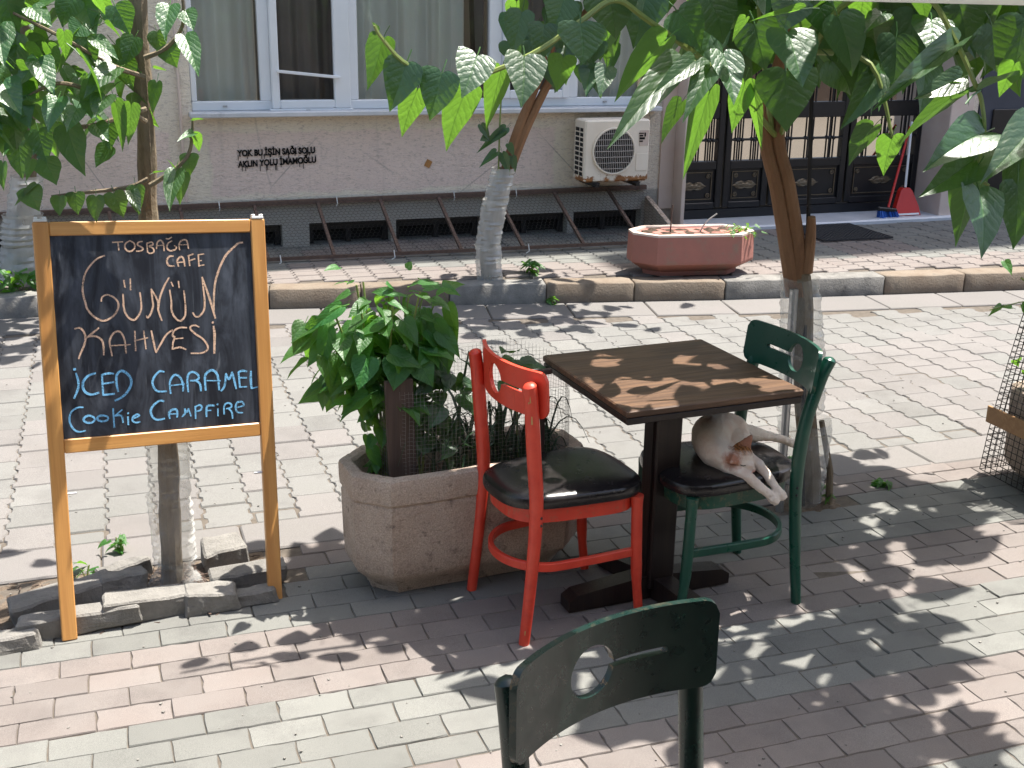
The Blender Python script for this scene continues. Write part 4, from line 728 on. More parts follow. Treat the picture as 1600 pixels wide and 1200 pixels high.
def in_poly(x, y, P_):
    c = False; j = len(P_) - 1
    for i in range(len(P_)):
        if (P_[i][1] > y) != (P_[j][1] > y) and x < (P_[j][0] - P_[i][0]) * (y - P_[i][1]) / (P_[j][1] - P_[i][1]) + P_[i][0]: c = not c
        j = i
    return c
def blocks(p, L, d=.10):      # would a leaf at p keep the sun off one of the sunlit leaves of the list?
    p = Vector(p)
    for k, a, b, c, e, f, g_, w in L:
        if k == 'd': continue
        v = p - Vector(((a + e) / 2000, (b + f) / 2000, (c + g_) / 2000)); h = v.dot(SUN)
        if h > 0 and (v - SUN * h).length < d: return True
    return False
FLECK = [('w',) + (int(x * 1000), int(y * 1000), int(z * 1000)) * 2 + (0,) for x, y, z in ((1.50, 3.50, .75), (1.62, 3.42, .75), (1.78, 3.50, .75), (1.86, 3.36, .75), (1.70, 3.28, .75), (1.52, 3.20, .75), (1.80, 3.14, .75), (1.90, 3.56, .75), (1.22, 3.13, .475), (1.10, 3.45, .43), (1.90, 3.24, .60))]
SIGNP = [('w',) + (int(-248 + 690 * u), int(3474 + 82 * u + 235 * v), int(1250 * v)) * 2 + (0,) for u in (.22, .4, .6, .8, .97) for v in (.08, .3, .5, .65, .8, .98)]
# ---- tree by the table
tr = thing('street_tree', 'tree with three reddish stems and huge heart shaped leaves behind the green chair', 'tree', (2.553, 3.738, 0))
mb = MB(); mb.tube(smoothpath([(2.56, 3.74, -.03), (2.53, 3.74, .2), (2.475, 3.74, .5), (2.44, 3.74, .8), (2.41, 3.74, .95)], 4), [.045] * 4 + [.040] * 4 + [.038] * 4 + [.040] * 4 + [.036], 10); mb.build('trunk', MT['bark'], tr, True)
for P_, a, b in (([(2.395, 3.74, .86), (2.345, 3.745, 1.06), (2.285, 3.74, 1.26), (2.215, 3.74, 1.50), (2.20, 3.6, 1.85), (2.1, 3.4, 2.3)], .030, .018), ([(2.42, 3.735, .86), (2.385, 3.735, 1.06), (2.325, 3.73, 1.27), (2.265, 3.73, 1.50), (2.30, 3.6, 1.9), (2.5, 3.4, 2.4)], .033, .018), ([(2.425, 3.72, .95), (2.425, 3.71, 1.08), (2.415, 3.70, 1.16)], .026, .014)):
    Q = smoothpath(P_, 5); n = len(Q); MB().tube(Q, [a + (b - a) * i / (n - 1) for i in range(n)], 10).build('stem', MT['barkred'], tr, True)
sleeve(tr, [(2.50, 3.73, .02), (2.49, 3.73, .36)], ribbed(.09, 24, .025, 1.15, .92), seed=1); sleeve(tr, [(2.47, 3.74, .40), (2.46, 3.74, .64)], ribbed(.085, 14, .05, .95, 1.05), seed=2)
sleeve(tr, [(2.455, 3.74, .62), (2.415, 3.74, .93)], ribbed(.082, 18, .05, .85, 1.0), seed=3)
twigs(tr, BR_R, MT['twig'], .011, .005)
listed(tr, LM, LEAF_R)
rr = random.Random(21); cnt = 0
while cnt < 175:      # leaves further back in the crown, still in view
    p = Vector((rr.uniform(1.9, 3.9), rr.uniform(3.25, 4.3), rr.uniform(1.55, 2.0))); x, y = view_px(p)
    lim = 150 if x < 1330 else 175 - (x - 1330) * .05
    if not (985 < x < 1640 and -60 < y < lim - 72): continue
    b, t, w, N = rand_leaf(p, .18, 1.0, rr)
    if blocks(p, LEAF_R, .07): continue
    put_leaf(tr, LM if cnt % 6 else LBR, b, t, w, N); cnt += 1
SHADE = [(.42, 3.95), (.50, 3.5), (.62, 3.2), (.95, 3.03), (.88, 2.86), (1.25, 2.45), (1.6, 2.05), (2.0, 1.95), (2.15, 2.3), (2.37, 2.75), (2.56, 3.05), (2.95, 3.15), (3.25, 3.7), (2.8, 3.98), (2.0, 3.85), (1.4, 3.9)]
pts = []
while len(pts) < 845:
    sx, sy = rr.uniform(.4, 3.3), rr.uniform(1.95, 4.0)
    if len(pts) > 540: sx, sy = rr.uniform(.55, 2.05), rr.uniform(2.85, 3.95)
    if len(pts) > 780: sx, sy = rr.uniform(1.2, 2.4), rr.uniform(2.0, 3.0)
    if not in_poly(sx, sy, SHADE): continue
    if sx > 1.75 and sy < 3.1 and rr.random() < .08: continue
    z = rr.uniform(2.12, 2.95); q_ = (sx + SUN.x / SUN.z * z, sy + SUN.y / SUN.z * z, z)
    if not blocks(q_, LEAF_R) and not blocks(q_, SIGNP, .10) and not blocks(q_, FLECK, .095): pts.append(q_)
crown_mass(tr, pts, LM, .19)
st = thing('tree_stake', 'grey metal post tied to the tree behind the green chair', 'stake', (2.385, 3.71, 0))
MB().tube([(2.40, 3.71, -.02), (2.376, 3.71, .89)], .016, 10).build('post', MT['steel'], st, True)
st = thing('tree_stake', 'thin dark rod rising beside the reddish stems into the leaves', 'stake', (2.50, 3.70, 0))
MB().tube([(2.50, 3.70, -.02), (2.44, 3.71, .7), (2.40, 3.72, 1.36), (2.38, 3.73, 1.7)], .0085, 6).build('rod', MT['blackmetal'], st, True)
st = thing('tree_stake', 'weathered wooden stake at the foot of the tree', 'stake', (2.61, 3.69, 0))
MB().tube([(2.612, 3.69, -.02), (2.60, 3.69, .15), (2.545, 3.70, .36)], [.015, .013, .011], 7).build('stick', MT['bark'], st, True)
# ---- tree behind the chalkboard
ts = thing('street_tree', 'slender tree rising behind the chalkboard with clear bottles round its foot', 'tree', (.096, 3.754, 0))
Q = smoothpath([(.096, 3.754, -.02), (.105, 3.754, .27), (.115, 3.754, .5), (.114, 3.80, .9), (.116, 3.86, 1.227), (.129, 3.85, 1.504), (.134, 3.84, 1.876), (.16, 3.82, 2.5)], 5)
MB().tube(Q, [.036 + .002 * math.sin(i * 1.7) - .012 * i / len(Q) for i in range(len(Q))], 10).build('trunk', MT['bark'], ts, True)
sleeve(ts, [(.108, 3.75, .09), (.108, 3.75, .335)], ribbed(.068, 22, .05), seed=5); sleeve(ts, [(.112, 3.75, .33), (.118, 3.75, .62)], ribbed(.066, 22, .05), seed=6); sleeve(ts, [(.10, 3.75, .005), (.107, 3.75, .10)], [.095, .085, .07, .055, .05, .055], seed=7)
twigs(ts, BR_S, MT['bark'], .008, .004)
listed(ts, LS, LEAF_S)
rr = random.Random(8); cnt = 0
while cnt < 75:
    p = Vector((rr.uniform(-.75, .35), rr.uniform(3.6, 4.0), rr.uniform(1.3, 2.0))); x, y = view_px(p)
    if not (-60 < x < 205 and -60 < y < 225 - .3 * max(0, x - 60)): continue
    b, t, w, N = rand_leaf(p, .12, .9, rr)
    if blocks(p, SIGNP, .07): continue
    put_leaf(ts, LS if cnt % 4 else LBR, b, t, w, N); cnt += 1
crown_mass(ts, [q_ for q_ in [(rr.gauss(-.15, .35), rr.gauss(3.75, .25), rr.uniform(2.05, 2.7)) for _ in range(120)] if not blocks(q_, LEAF_S, .07) and not blocks(q_, SIGNP, .10)], LS, .125)
# ---- trees on the far pavement
tf = thing('street_tree', 'leaning tree on the far kerb with bottle wrapped foot before the air conditioner wall', 'tree', (2.366, 7.362, .13))
Q = smoothpath([(2.366, 7.36, .11), (2.35, 7.36, .35), (2.40, 7.36, .66), (2.468, 7.36, .85)], 5); MB().tube(Q, [.055] * len(Q), 10).build('trunk', MT['bark'], tf, True)
for P_ in ([(2.46, 7.36, .82), (2.545, 7.36, 1.09), (2.66, 7.36, 1.36), (2.8, 7.3, 1.75), (2.95, 7.2, 2.2)], [(2.49, 7.36, .83), (2.60, 7.36, 1.10), (2.75, 7.35, 1.40), (2.95, 7.3, 1.8), (3.2, 7.2, 2.2)]):
    Q = smoothpath(P_, 5); MB().tube(Q, [.036 - .016 * i / len(Q) for i in range(len(Q))], 8).build('stem', MT['barkred'], tf, True)
MB().tube([(2.405, 7.32, .80), (2.41, 7.32, 1.1), (2.42, 7.32, 1.36)], .006, 5).build('sprout', MT['twig'], tf, True)
sleeve(tf, [(2.362, 7.36, .12), (2.352, 7.36, .36)], ribbed(.085, 18, .03), m=MT['milky'], seed=9); sleeve(tf, [(2.345, 7.36, .33), (2.40, 7.36, .66)], ribbed(.088, 22, .05, .95, .9), m=MT['milky'], seed=10); sleeve(tf, [(2.40, 7.36, .63), (2.455, 7.36, .86)], ribbed(.078, 18, .05), m=MT['milky'], seed=11)
listed(tf, LM, LEAF_F)
rr = random.Random(31); crown_mass(tf, [(rr.gauss(3.1, .45), rr.gauss(7.1, .3), rr.uniform(2.05, 2.9)) for _ in range(130)], LM, .2)
tl = thing('street_tree', 'tree with bottle wrapped trunk on the far kerb behind the left post of the chalkboard', 'tree', (-.56, 8.1, .13))
Q = smoothpath([(-.58, 8.1, .10), (-.52, 8.1, .5), (-.45, 8.1, .9), (-.40, 8.05, 1.5), (-.3, 7.95, 2.3)], 5); MB().tube(Q, [.06 - .025 * i / len(Q) for i in range(len(Q))], 9).build('trunk', MT['bark'], tl, True)
sleeve(tl, [(-.585, 8.1, .13), (-.555, 8.1, .36)], ribbed(.13, 12, .03, .9, 1.1), m=MT['milky'], seed=12); sleeve(tl, [(-.55, 8.1, .36), (-.52, 8.1, .56)], ribbed(.12, 12, .06), m=MT['milky'], seed=13); sleeve(tl, [(-.52, 8.1, .54), (-.47, 8.1, .80)], ribbed(.10, 14, .05), m=MT['milky'], seed=14)
rr = random.Random(41)
for _ in range(70):
    p = Vector((rr.gauss(-.55, .35), rr.gauss(7.95, .3), rr.uniform(.95, 2.0))); b, t, w, N = rand_leaf(p, .2, .9, rr); put_leaf(tl, LM, b, t, w, N)
crown_mass(tl, [(rr.gauss(.05, .45), rr.gauss(7.3, .3), rr.uniform(2.1, 2.9)) for _ in range(130)], LM, .2)
gc = MB(); gc.uv = []
iv = thing('ivy_clump', 'low green creeper at the foot of the far tree behind the chalkboard post', 'plant', (-.5, 7.75, .13))
for _ in range(60):
    p = Vector((rr.uniform(-.85, -.22), rr.uniform(7.72, 7.9), rr.uniform(.14, .27))); b, t, w, N = rand_leaf(p, .075, .5, rr); put_leaf(iv, LB, b, t, w, N)
# ---- weeds
def weed(x, y, z, label, n=7, s=.05, h=.05, seed=0):
    rr = random.Random(seed); t = thing('weed', label, 'weed', (x, y, z))
    mb = MB()
    for i in range(3): mb.tube([(x, y, z - .01), (x + rr.uniform(-.015, .015), y + rr.uniform(-.015, .015), z + h)], .002, 4)
    mb.build('stalk', MT['twig'], t)
    for i in range(n):
        p = Vector((x + rr.gauss(0, .016), y + rr.gauss(0, .016), z + h * rr.uniform(.3, 1.1))); b, tt, w, N = rand_leaf(p, s, .3, rr); put_leaf(t, LB, b, tt, w * .7, N)
weed(-.065, 4.06, .0, 'little bushy weed growing on the flat kerb seen between the sign legs', 16, .045, .06, 1); weed(-.18, 3.90, .0, 'pale seedling by the left leg of the chalkboard', 5, .06, .04, 2)
weed(2.93, 3.80, 0, 'low weed on the shaded pavers right of the tree foot', 14, .05, .02, 3); weed(3.24, 7.06, .0, 'dry weed in the gap between two kerbstones below the pink planter', 12, .06, .06, 4)
weed(2.68, 7.42, .13, 'dark weed on the far kerb right of the leaning tree', 16, .09, .08, 5); weed(2.70, 7.06, 0, 'tuft in the kerb joint right of the grey kerbstone', 8, .05, .05, 6); weed(2.60, 3.70, .02, 'thin weed at the foot of the tree stake', 6, .05, .05, 7); weed(2.72, 4.18, .0, 'tiny weed at the edge of the road blocks', 5, .03, .01, 8)

# ================================================================== loose stones round the tree pit
SG = 'broken pavers round the tree pit'
stones = [(-.30, 3.645, .045, .19, .10, .07, .25, 'grey broken paver lying behind the left leg of the chalkboard'), (-.165, 3.69, .045, .15, .10, .07, .35, 'grey broken paver just right of the left chalkboard leg'),
          (-.20, 3.535, .03, .36, .07, .07, .05, 'long paver on edge crossing behind the left chalkboard leg'), (.03, 3.565, .035, .31, .085, .085, .10, 'long tilted paver half in sun in the middle of the row'),
          (.205, 3.56, .03, .17, .10, .075, -.02, 'squarish chipped paver second from the right chalkboard leg'), (-.065, 3.70, .045, .15, .075, .10, .15, 'paver standing on edge in shade left of the tree foot'),
          (.275, 3.86, .04, .15, .11, .085, .1, 'upright paver block right of the wrapped trunk'), (.34, 3.69, .022, .24, .075, .07, .05, 'flat sunlit paver behind the right chalkboard leg'),
          (-.06, 3.83, .035, .17, .06, .07, .3, 'small paver lying left behind the wrapped trunk'), (-.42, 3.49, .012, .22, .09, .06, .04, 'dark paver at the left end of the row'), (.335, 3.565, .012, .15, .07, .05, .06, 'low paver touching the right chalkboard leg')]
for i, (x, y, z, w, d, h, a, lab) in enumerate(stones):
    bm = bmesh.new(); bmesh.ops.create_cube(bm, size=1)
    for v in bm.verts: v.co = Vector((v.co.x * w, v.co.y * d, v.co.z * h)) + Vector((rnd(-.012, .012), rnd(-.008, .008), rnd(-.008, .008)))
    bmesh.ops.subdivide_edges(bm, edges=bm.edges[:], cuts=5, use_grid_fill=True); bmesh.ops.bevel(bm, geom=[e for e in bm.edges if len(e.link_faces) == 2 and e.calc_face_angle(0) > .5], offset=.007, segments=1, affect='EDGES')
    for v in bm.verts: v.co += Vector((noise.noise(v.co * 25 + Vector((i, 0, 0))), noise.noise(v.co * 25 + Vector((i, 9, 0))), noise.noise(v.co * 25 + Vector((i, 0, 9))))) * .006
    me = bpy.data.meshes.new('loose_paver'); bm.to_mesh(me); bm.free(); me.materials.append(MT['stone'])
    o = link('loose_paver', me, None, True, Matrix.Translation((x, y, z + .004)) @ Matrix.Rotation(a, 4, 'Z') @ Matrix.Rotation(rnd(-.12, .12), 4, 'X') @ Matrix.Rotation(rnd(-.10, .06), 4, 'Y')); o['label'] = lab; o['category'] = 'paver'; o['group'] = SG
for i, (p, q, lab) in enumerate((((-.115, 3.80, .0), (-.10, 3.80, .09), 'thin tile shard standing left of the wrapped trunk'), ((-.205, 3.81, 0), (-.20, 3.80, .075), 'thin tile shard standing beside the left chalkboard leg'))):
    mb = MB(); mb.loft([[(p[0] - .02, p[1] - .05, p[2]), (p[0] + .03, p[1] + .03, p[2]), (q[0] + .025, q[1] + .02, q[2] * .55), (q[0] - .02, q[1] - .05, q[2])], [(p[0] - .012, p[1] - .055, p[2]), (p[0] + .038, p[1] + .025, p[2]), (q[0] + .033, q[1] + .015, q[2] * .55), (q[0] - .012, q[1] - .055, q[2])]])
    o = mb.build('tile_shard', MT['stone'], None); o['label'] = lab; o['category'] = 'tile shard'
lit = MB(); rr = random.Random(3)
for i in range(260):
    a = rr.uniform(0, 6.28); r_ = rr.uniform(.04, .17); p = Vector((.09 + r_ * math.cos(a), 3.74 + r_ * .8 * math.sin(a), rr.uniform(.005, .03))); d = Vector((rr.gauss(0, 1), rr.gauss(0, 1), rr.gauss(0, .25))).normalized() * rr.uniform(.02, .06); lit.beam(p, p + d, rr.uniform(.002, .009), .0012)
for i in range(260):
    p = Vector((rr.uniform(-.9, .45), rr.uniform(3.5, 3.9), rr.uniform(.0, .012))); d = Vector((rr.gauss(0, 1), rr.gauss(0, 1), rr.gauss(0, .2))).normalized() * rr.uniform(.01, .03); lit.beam(p, p + d, rr.uniform(.002, .008), .002)
o = lit.build('leaf_litter', MT['plank'], None); o['kind'] = 'stuff'
grit = MB()
for i in range(900):
    x, y = rr.uniform(-.6, 4), rr.uniform(2.0, 8.0)
    if 3.9 < y < 4.3 or y > ykerb(x) - .05: continue
    s_ = rr.uniform(.0012, .004); grit.box((x, y, s_ * .4 + .001), (s_ * 2, s_ * 1.6, s_), Matrix.Rotation(rr.uniform(0, 3), 3, 'Z'))
o = grit.build('grit', MT['stone'], None); o['kind'] = 'stuff'

# ================================================================== chalkboard
sg = thing('chalkboard_sign', 'pine framed chalkboard with peach and blue chalk lettering leaning before the slender tree', 'chalkboard', (.09, 3.50, 0))
O = Vector((-.2481, 3.4737, .014)); ya, le, ro = .1196, .1857, -.0479
ux = Vector((math.cos(ya), math.sin(ya), 0)); bk_ = Vector((-math.sin(ya), math.cos(ya), 0)); uy = math.cos(le) * Vector((0, 0, 1)) + math.sin(le) * bk_
bx = math.cos(ro) * ux + math.sin(ro) * uy; by = -math.sin(ro) * ux + math.cos(ro) * uy; bz = bx.cross(by)
SM = Matrix(((bx.x, by.x, bz.x, O.x), (bx.y, by.y, bz.y, O.y), (bx.z, by.z, bz.z, O.z), (0, 0, 0, 1)))      # u right, v up, w towards the viewer
def sbox(name, m, u0, u1, v0, v1, w0, w1, bev=.003, axis='v', **k):
    mb = MB(); 
    mb.box(((u0 + u1) / 2, (v0 + v1) / 2, (w0 + w1) / 2), (u1 - u0, v1 - v0, w1 - w0), None, bev)
    return link(name, mb.mesh(name, m), sg, True, SM, **k)
def woodaxis(src, axis):
    return src
sbox('post', MT['pine_sv'], 0, .045, -.012, 1.262, -.022, 0); sbox('post', MT['pine_sv'], .6415, .6865, .0, 1.262, -.022, 0)
sbox('top_rail', MT['pine_h'], .0455, .641, 1.2205, 1.262, -.020, -.002); sbox('bottom_rail', MT['pine_h'], .0455, .641, .568, .611, -.020, -.002)
sbox('board', MT['slate'], .0453, .6412, .6115, 1.22, -.0185, -.0095, 0)
for u in (.004, .6455):
    cl = MB()
    cl.box((u + .0185, 1.2665, -.010), (.037, .008, .022), None, .002); cl.box((u + .006, 1.273, -.010), (.010, .008, .02), None, .002); cl.box((u + .031, 1.273, -.010), (.010, .008, .02), None, .002); link('end_cap', cl.mesh('end_cap', MT['white']), sg, True, SM)
for u, v in ((.0575, .443), (.629, .447)): 
    cl = MB(); cl.tube([(u - .014, v, -.012), (u + .014, v, -.012)], .004, 6); link('hinge_pin', cl.mesh('hinge_pin', MT['steel']), sg, True, SM)
byline = {}
for ln, w_, P_ in STROKES: byline.setdefault(ln, []).append((w_, P_))
words = {}
for ln, L in byline.items():
    for q in L: words.setdefault((ln, 1 if ln > 3 and min(p[0] for p in q[1]) > 282 else 0), []).append(q)
for (ln, _w), L in words.items():
    mb = MB(); rr = random.Random(ln); hcount = 0
    for w_, P_ in L:
        Q = smoothpath([Vector((a / 1000, b / 1000, 0)) for a, b in P_], 7); n = len(Q); k = len(mb.v); hcount += 1; z0 = -.0088 + .00012 * (hcount % 4)
        if n < 2: continue
        for i, p in enumerate(Q):
            t = (Q[min(i + 1, n - 1)] - Q[max(i - 1, 0)]); t = t.normalized() if t.length > 1e-9 else Vector((1, 0, 0)); nn = Vector((-t.y, t.x, 0)); e = min(1, .72 + .28 * math.sin(math.pi * i / (n - 1)) + rr.uniform(-.06, .06)) * w_ / 2000
            ext = t * (-.001 if i == 0 else (.001 if i == n - 1 else 0))
            for q in (nn * e, -nn * e): c_ = p + q + ext; mb.v.append((c_.x, c_.y, z0))
        mb.f += [(k + i * 2, k + i * 2 + 1, k + i * 2 + 3, k + i * 2 + 2) for i in range(n - 1)]
    link('chalk_lettering', mb.mesh('chalk_lettering', MT['peach' if ln < 4 else 'blue']), sg, True, SM)

# ================================================================== chairs
def slat_mesh(S, hh, depth, th, hole_s, slot_dir, m):
    n, q = 56, 10; r_ = .028; mb = MB()
    def half(s):
        a = abs(s) - (S - r_)
        return hh - (r_ - math.sqrt(max(r_ * r_ - a * a, 0)) if a > 0 else 0)
    rad = (S * S + depth * depth) / (2 * depth)
    def P_(s, z, o): 
        ang = s / rad; return (-(rad - o) * (math.cos(ang)) + rad - depth + 0, (rad - o) * math.sin(ang), z)
    # arc: middle is at x=-depth, ends at x=0; concave side faces +x
    ss = [-S + 2 * S * i / n for i in range(n + 1)]
    front, back = [], []
    for s in ss:
        h_ = max(half(max(min(s, S - 1e-4), -S + 1e-4)), .012)
        front.append([P_(s, -h_ + 2 * h_ * j / q, th / 2) for j in range(q + 1)]); back.append([P_(s, -h_ + 2 * h_ * j / q, -th / 2) for j in range(q + 1)])
    rings = [f + b[::-1] for f, b in zip(front, back)]
    n2 = len(rings[0]); vs = [p for r in rings for p in r]; fs = []
    for a in range(n):
        for i in range(n2): fs.append((a * n2 + i, a * n2 + (i + 1) % n2, (a + 1) * n2 + (i + 1) % n2, (a + 1) * n2 + i))
    for a in (0, n):
        for j in range(q): f = (a * n2 + j, a * n2 + j + 1, a * n2 + n2 - 2 - j, a * n2 + n2 - 1 - j); fs.append(f)
    mb.add(vs, fs); o = mb.build('tmp', m)
    c = MB(); hy = hole_s; R_ = .047
    def cyl(cy, cz, r, n_=32): return [[(xx, cy + r * math.cos(2 * math.pi * k / n_), cz + r * math.sin(2 * math.pi * k / n_)) for k in range(n_)] for xx in (-.2, .1)]
    out = []
    L = .098; sl = .0065; ang0 = math.asin(sl / R_)
    for k in range(33):
        t = ang0 + (2 * math.pi - 2 * ang0) * k / 32; out.append((R_ * math.cos(t), R_ * math.sin(t)))
    for k in range(9):
        t = -math.pi / 2 + math.pi * k / 8; out.append((R_ + L + sl * math.cos(t), sl * math.sin(t)))
    c.loft([[(xx, hy + slot_dir * a, b) for a, b in out] for xx in (-.2, .1)]); co = c.build('tmpc', m)
    md = o.modifiers.new('b', 'BOOLEAN'); md.operation = 'DIFFERENCE'; md.object = co; md.solver = 'EXACT'
    bpy.context.view_layer.update(); me = evaluated(o); drop(o); drop(co); me.name = 'backrest'
    bm = bmesh.new(); bm.from_mesh(me); bmesh.ops.remove_doubles(bm, verts=bm.verts, dist=1e-5)
    es = [e for e in bm.edges if len(e.link_faces) == 2 and e.calc_face_angle(0) > .9]
    bmesh.ops.bevel(bm, geom=es, offset=.0018, segments=2, affect='EDGES', clamp_overlap=True)
    for f in bm.faces: f.smooth = True
    for e in bm.edges:
        if len(e.link_faces) == 2 and e.calc_face_angle(0) > .6: e.smooth = False
    bm.to_mesh(me); bm.free(); return me
def make_chair(name, label, loc, rotz, pm, flip, chips=False, lean=-.02, zc=.803, tilt=.05, hh=.071):
    t = thing(name, label, 'chair', loc, rotz, 'painted bentwood cafe chairs')
    def lk(n_, mb, m, smooth=True, **k): return mb.build(n_, m, t, smooth, world=False, **k)
    for s in (-1, 1):
        P_ = smoothpath([(-.205, s * .196, 0), (-.182, s * .192, .22), (-.168, s * .188, .44), (-.180, s * .187, .62), (-.182 + lean * .55, s * .189, .77), (-.182 + lean, s * .190, .835)], 6); n = len(P_)
        rs = [.0165 + .0055 * min(1, i / n * 2.2) - .003 * max(0, i / n - .6) for i in range(n)]
        P2 = P_ + [P_[-1] + Vector((-.002, 0, .006)), P_[-1] + Vector((-.003, 0, .010))]; rs += [rs[-1] * .75, rs[-1] * .3]
        pl = lk('leg', MB().tube(P2, rs, 14), pm)
        scr = MB()
        for z in (.395, .42): scr.ball((-.173 + .012, s * (.188 + .019), z), (.005, .004, .005), 8, 5)
        scr.build('screw', MT['blackmetal'], pl, world=False)
        lk('leg', MB().tube(smoothpath([(.222, s * .178, 0), (.205, s * .178, .15), (.196, s * .174, .42)], 5), [.015] * 5 + [.018] * 5 + [.021], 14), pm)
    me = slat_mesh(.224, hh, .058, .0125, -.023 if flip else .023, 1 if flip else -1, pm)
    br_ = link('backrest', me, t, False, Matrix.Translation((-.134 + lean * .75, 0, zc)) @ Matrix.Rotation(-tilt, 4, 'Y'))
    if chips:
        q = MB()
        for (x_, y_, z_, a, b, c_) in ((-.2045, -.2083, .80, .006, .002, .022), (-.1985, -.2083, .735, .006, .002, .026), (-.1905, -.2083, .725, .005, .002, .007), (-.2105, -.2083, .79, .004, .002, .006), (-.2075, -.2105, .045, .006, .0022, .016)): q.box((x_, y_ + .0015, z_), (a, b, c_), None, .001)
        lk('paint_chip', q, MT['chip'], False)
    def outline(sc, z, n=64):
        ring = []
        for k in range(n):
            a = 2 * math.pi * k / n; ca, sa = math.cos(a), math.sin(a); e = .52
            x_ = math.copysign(abs(ca) ** e, ca) * .216; y_ = math.copysign(abs(sa) ** e, sa) * (.186 + .026 * (x_ / .216)); x_ -= .03 * (1 - (y_ / .21) ** 2) * (ca < 0); x_ += .018 * (1 - (y_ / .21) ** 2) * (ca > 0)
            ring.append((.018 + x_ * sc, y_ * sc, z))
        return ring
    lk('seat', MB().loft([outline(.95, .421), outline(.99, .424), outline(1.0, .432), outline(1.0, .446), outline(.985, .456), outline(.94, .464), outline(.80, .4705), outline(.5, .474), outline(.05, .475)]), MT['vinyl'])
    lk('seat_frame', MB().loft([outline(.88, .372), outline(.90, .372), outline(.91, .4205), outline(.86, .4205), outline(.86, .372)][1:4]), pm, False)
    hp = [(.198, -.172, .225), (.05, -.171, .225), (-.06, -.166, .225)] + [(-.06 - .150 * math.sin(a), -.166 * math.cos(a), .225) for a in [math.pi * i / 12 for i in range(1, 12)]] + [(-.06, .166, .225), (.05, .171, .225), (.198, .172, .225)]
    sp_ = smoothpath(hp, 3); hb = MB(); n = len(sp_); rings = []
    for i, p in enumerate(sp_):
        tg = (sp_[min(i + 1, n - 1)] - sp_[max(i - 1, 0)]).normalized(); nn = Vector((-tg.y, tg.x, 0)); rings.append([p + nn * a + Vector((0, 0, b)) for a, b in ((-.006, -.014), (.006, -.014), (.008, -.011), (.008, .011), (.006, .014), (-.006, .014), (-.008, .011), (-.008, -.011))])
    lk('stretcher', hb.loft(rings), pm)
    return t
make_chair('cafe_chair', 'red painted wooden chair with black seat beside the concrete planter', (1.277, 3.262, 0), .13, MT['red'], False, True, -.018)
make_chair('cafe_chair', 'dark green wooden chair with the cat lying on its black seat', (1.846, 3.222, 0), math.pi + .01, MT['green'], False, False, -.065, .803, .12)
make_chair('cafe_chair', 'blackish green chair in the foreground of which mostly the curved backrest shows', (.764, 1.366, .05), -1.277, MT['greend'], True, False, -.03, .799, .01, .083)
# ================================================================== table
tb = thing('cafe_table', 'square dark brown wooden table with sun flecks on its thick top', 'table', (1.677, 3.314, 0), .06)
s_ = .31
q = MB(); q.box((0, 0, .739), (.62, .62, .022), None, .004); q.build('tabletop', MT['tabletop'], tb, world=False)
q = MB(); q.box((0, 0, .7155), (.614, .614, .022), None, .003); q.build('top_edge', MT['tableleg'], tb, world=False)
px, py = -.055, -.085
q = MB(); q.box((px, py, .36), (.092, .092, .64), None, .006); q.box((px - .0485, py, .36), (.004, .05, .6)); q.build('pedestal', MT['tableleg'], tb, world=False)
q = MB(); q.box((0, -.02, .692), (.50, .07, .024), None, .004); q.box((-.03, 0, .6915), (.07, .50, .022), None, .004); q.build('support', MT['tableleg'], tb, world=False)
def foot(a, b): 
    a, b = Vector(a), Vector(b); d = (b - a).normalized(); w_ = .034; n_ = Vector((-d.y, d.x, 0)); mb = MB(); rings = []
    L = (b - a).length
    for t, z in ((0, .042), (.03, .062), (L * .42, .085), (L * .58, .085), (L - .03, .062), (L, .042)):
        p = a + d * t; rings.append([p + n_ * w_ + Vector((0, 0, .006)), p - n_ * w_ + Vector((0, 0, .006)), p - n_ * w_ + Vector((0, 0, z)), p + n_ * w_ + Vector((0, 0, z))])
    return mb.loft(rings)
foot((px - .33, py + .0, 0), (px + .27, py, 0)).build('foot', MT['tableleg'], tb, world=False); f2 = foot((px - .06, py + .27, 0), (px + .05, py - .26, 0)); f2.v = [(x, y, z * .96) for x, y, z in f2.v]; f2.build('foot', MT['tableleg'], tb, world=False)
# ================================================================== concrete planter with plants
def octo(L, D, c, off, z, sub=10, jit=0, seed=0):
    rr = random.Random(seed); L -= off; D -= off; c2 = max(c - off * .4, .01)
    P_ = [(-L + c2, -D), (L - c2, -D), (L, -D + c2), (L, D - c2), (L - c2, D), (-L + c2, D), (-L, D - c2), (-L, -D + c2)]; out = []
    for i in range(8):
        a, b = P_[i], P_[(i + 1) % 8]
        for k in range(sub): out.append((a[0] + (b[0] - a[0]) * k / sub + rr.uniform(-jit, jit), a[1] + (b[1] - a[1]) * k / sub + rr.uniform(-jit, jit), z + rr.uniform(-jit, jit)))
    return out
SHARP = .5
pl = thing('concrete_planter', 'rough beige concrete planter with angled corners under a bushy green plant', 'planter', (1.07, 3.60, 0), .075)
prof = [(.004, .075), (.02, .07), (.04, .062), (.085, .020), (.10, .014), (.16, .010), (.22, .008), (.28, .006), (.335, .006), (.342, .010), (.350, .002), (.38, 0), (.42, 0), (.432, .003), (.437, .012), (.437, .035), (.430, .044), (.36, .05), (.33, .055)]
MB().loft([octo(.415, .18, .10, o_, z, 10, .0016, int(z * 1e4)) for z, o_ in prof]).build('body', MT['concrete'], pl, True, world=False)
so_ = noisy_grid(-.365, .365, -.125, .125, 40, 14, lambda x, y: .352 + .015 * noise.noise(Vector((x * 14, y * 14, 2)))); so_.build('soil', MT['potsoil'], pl, world=False)
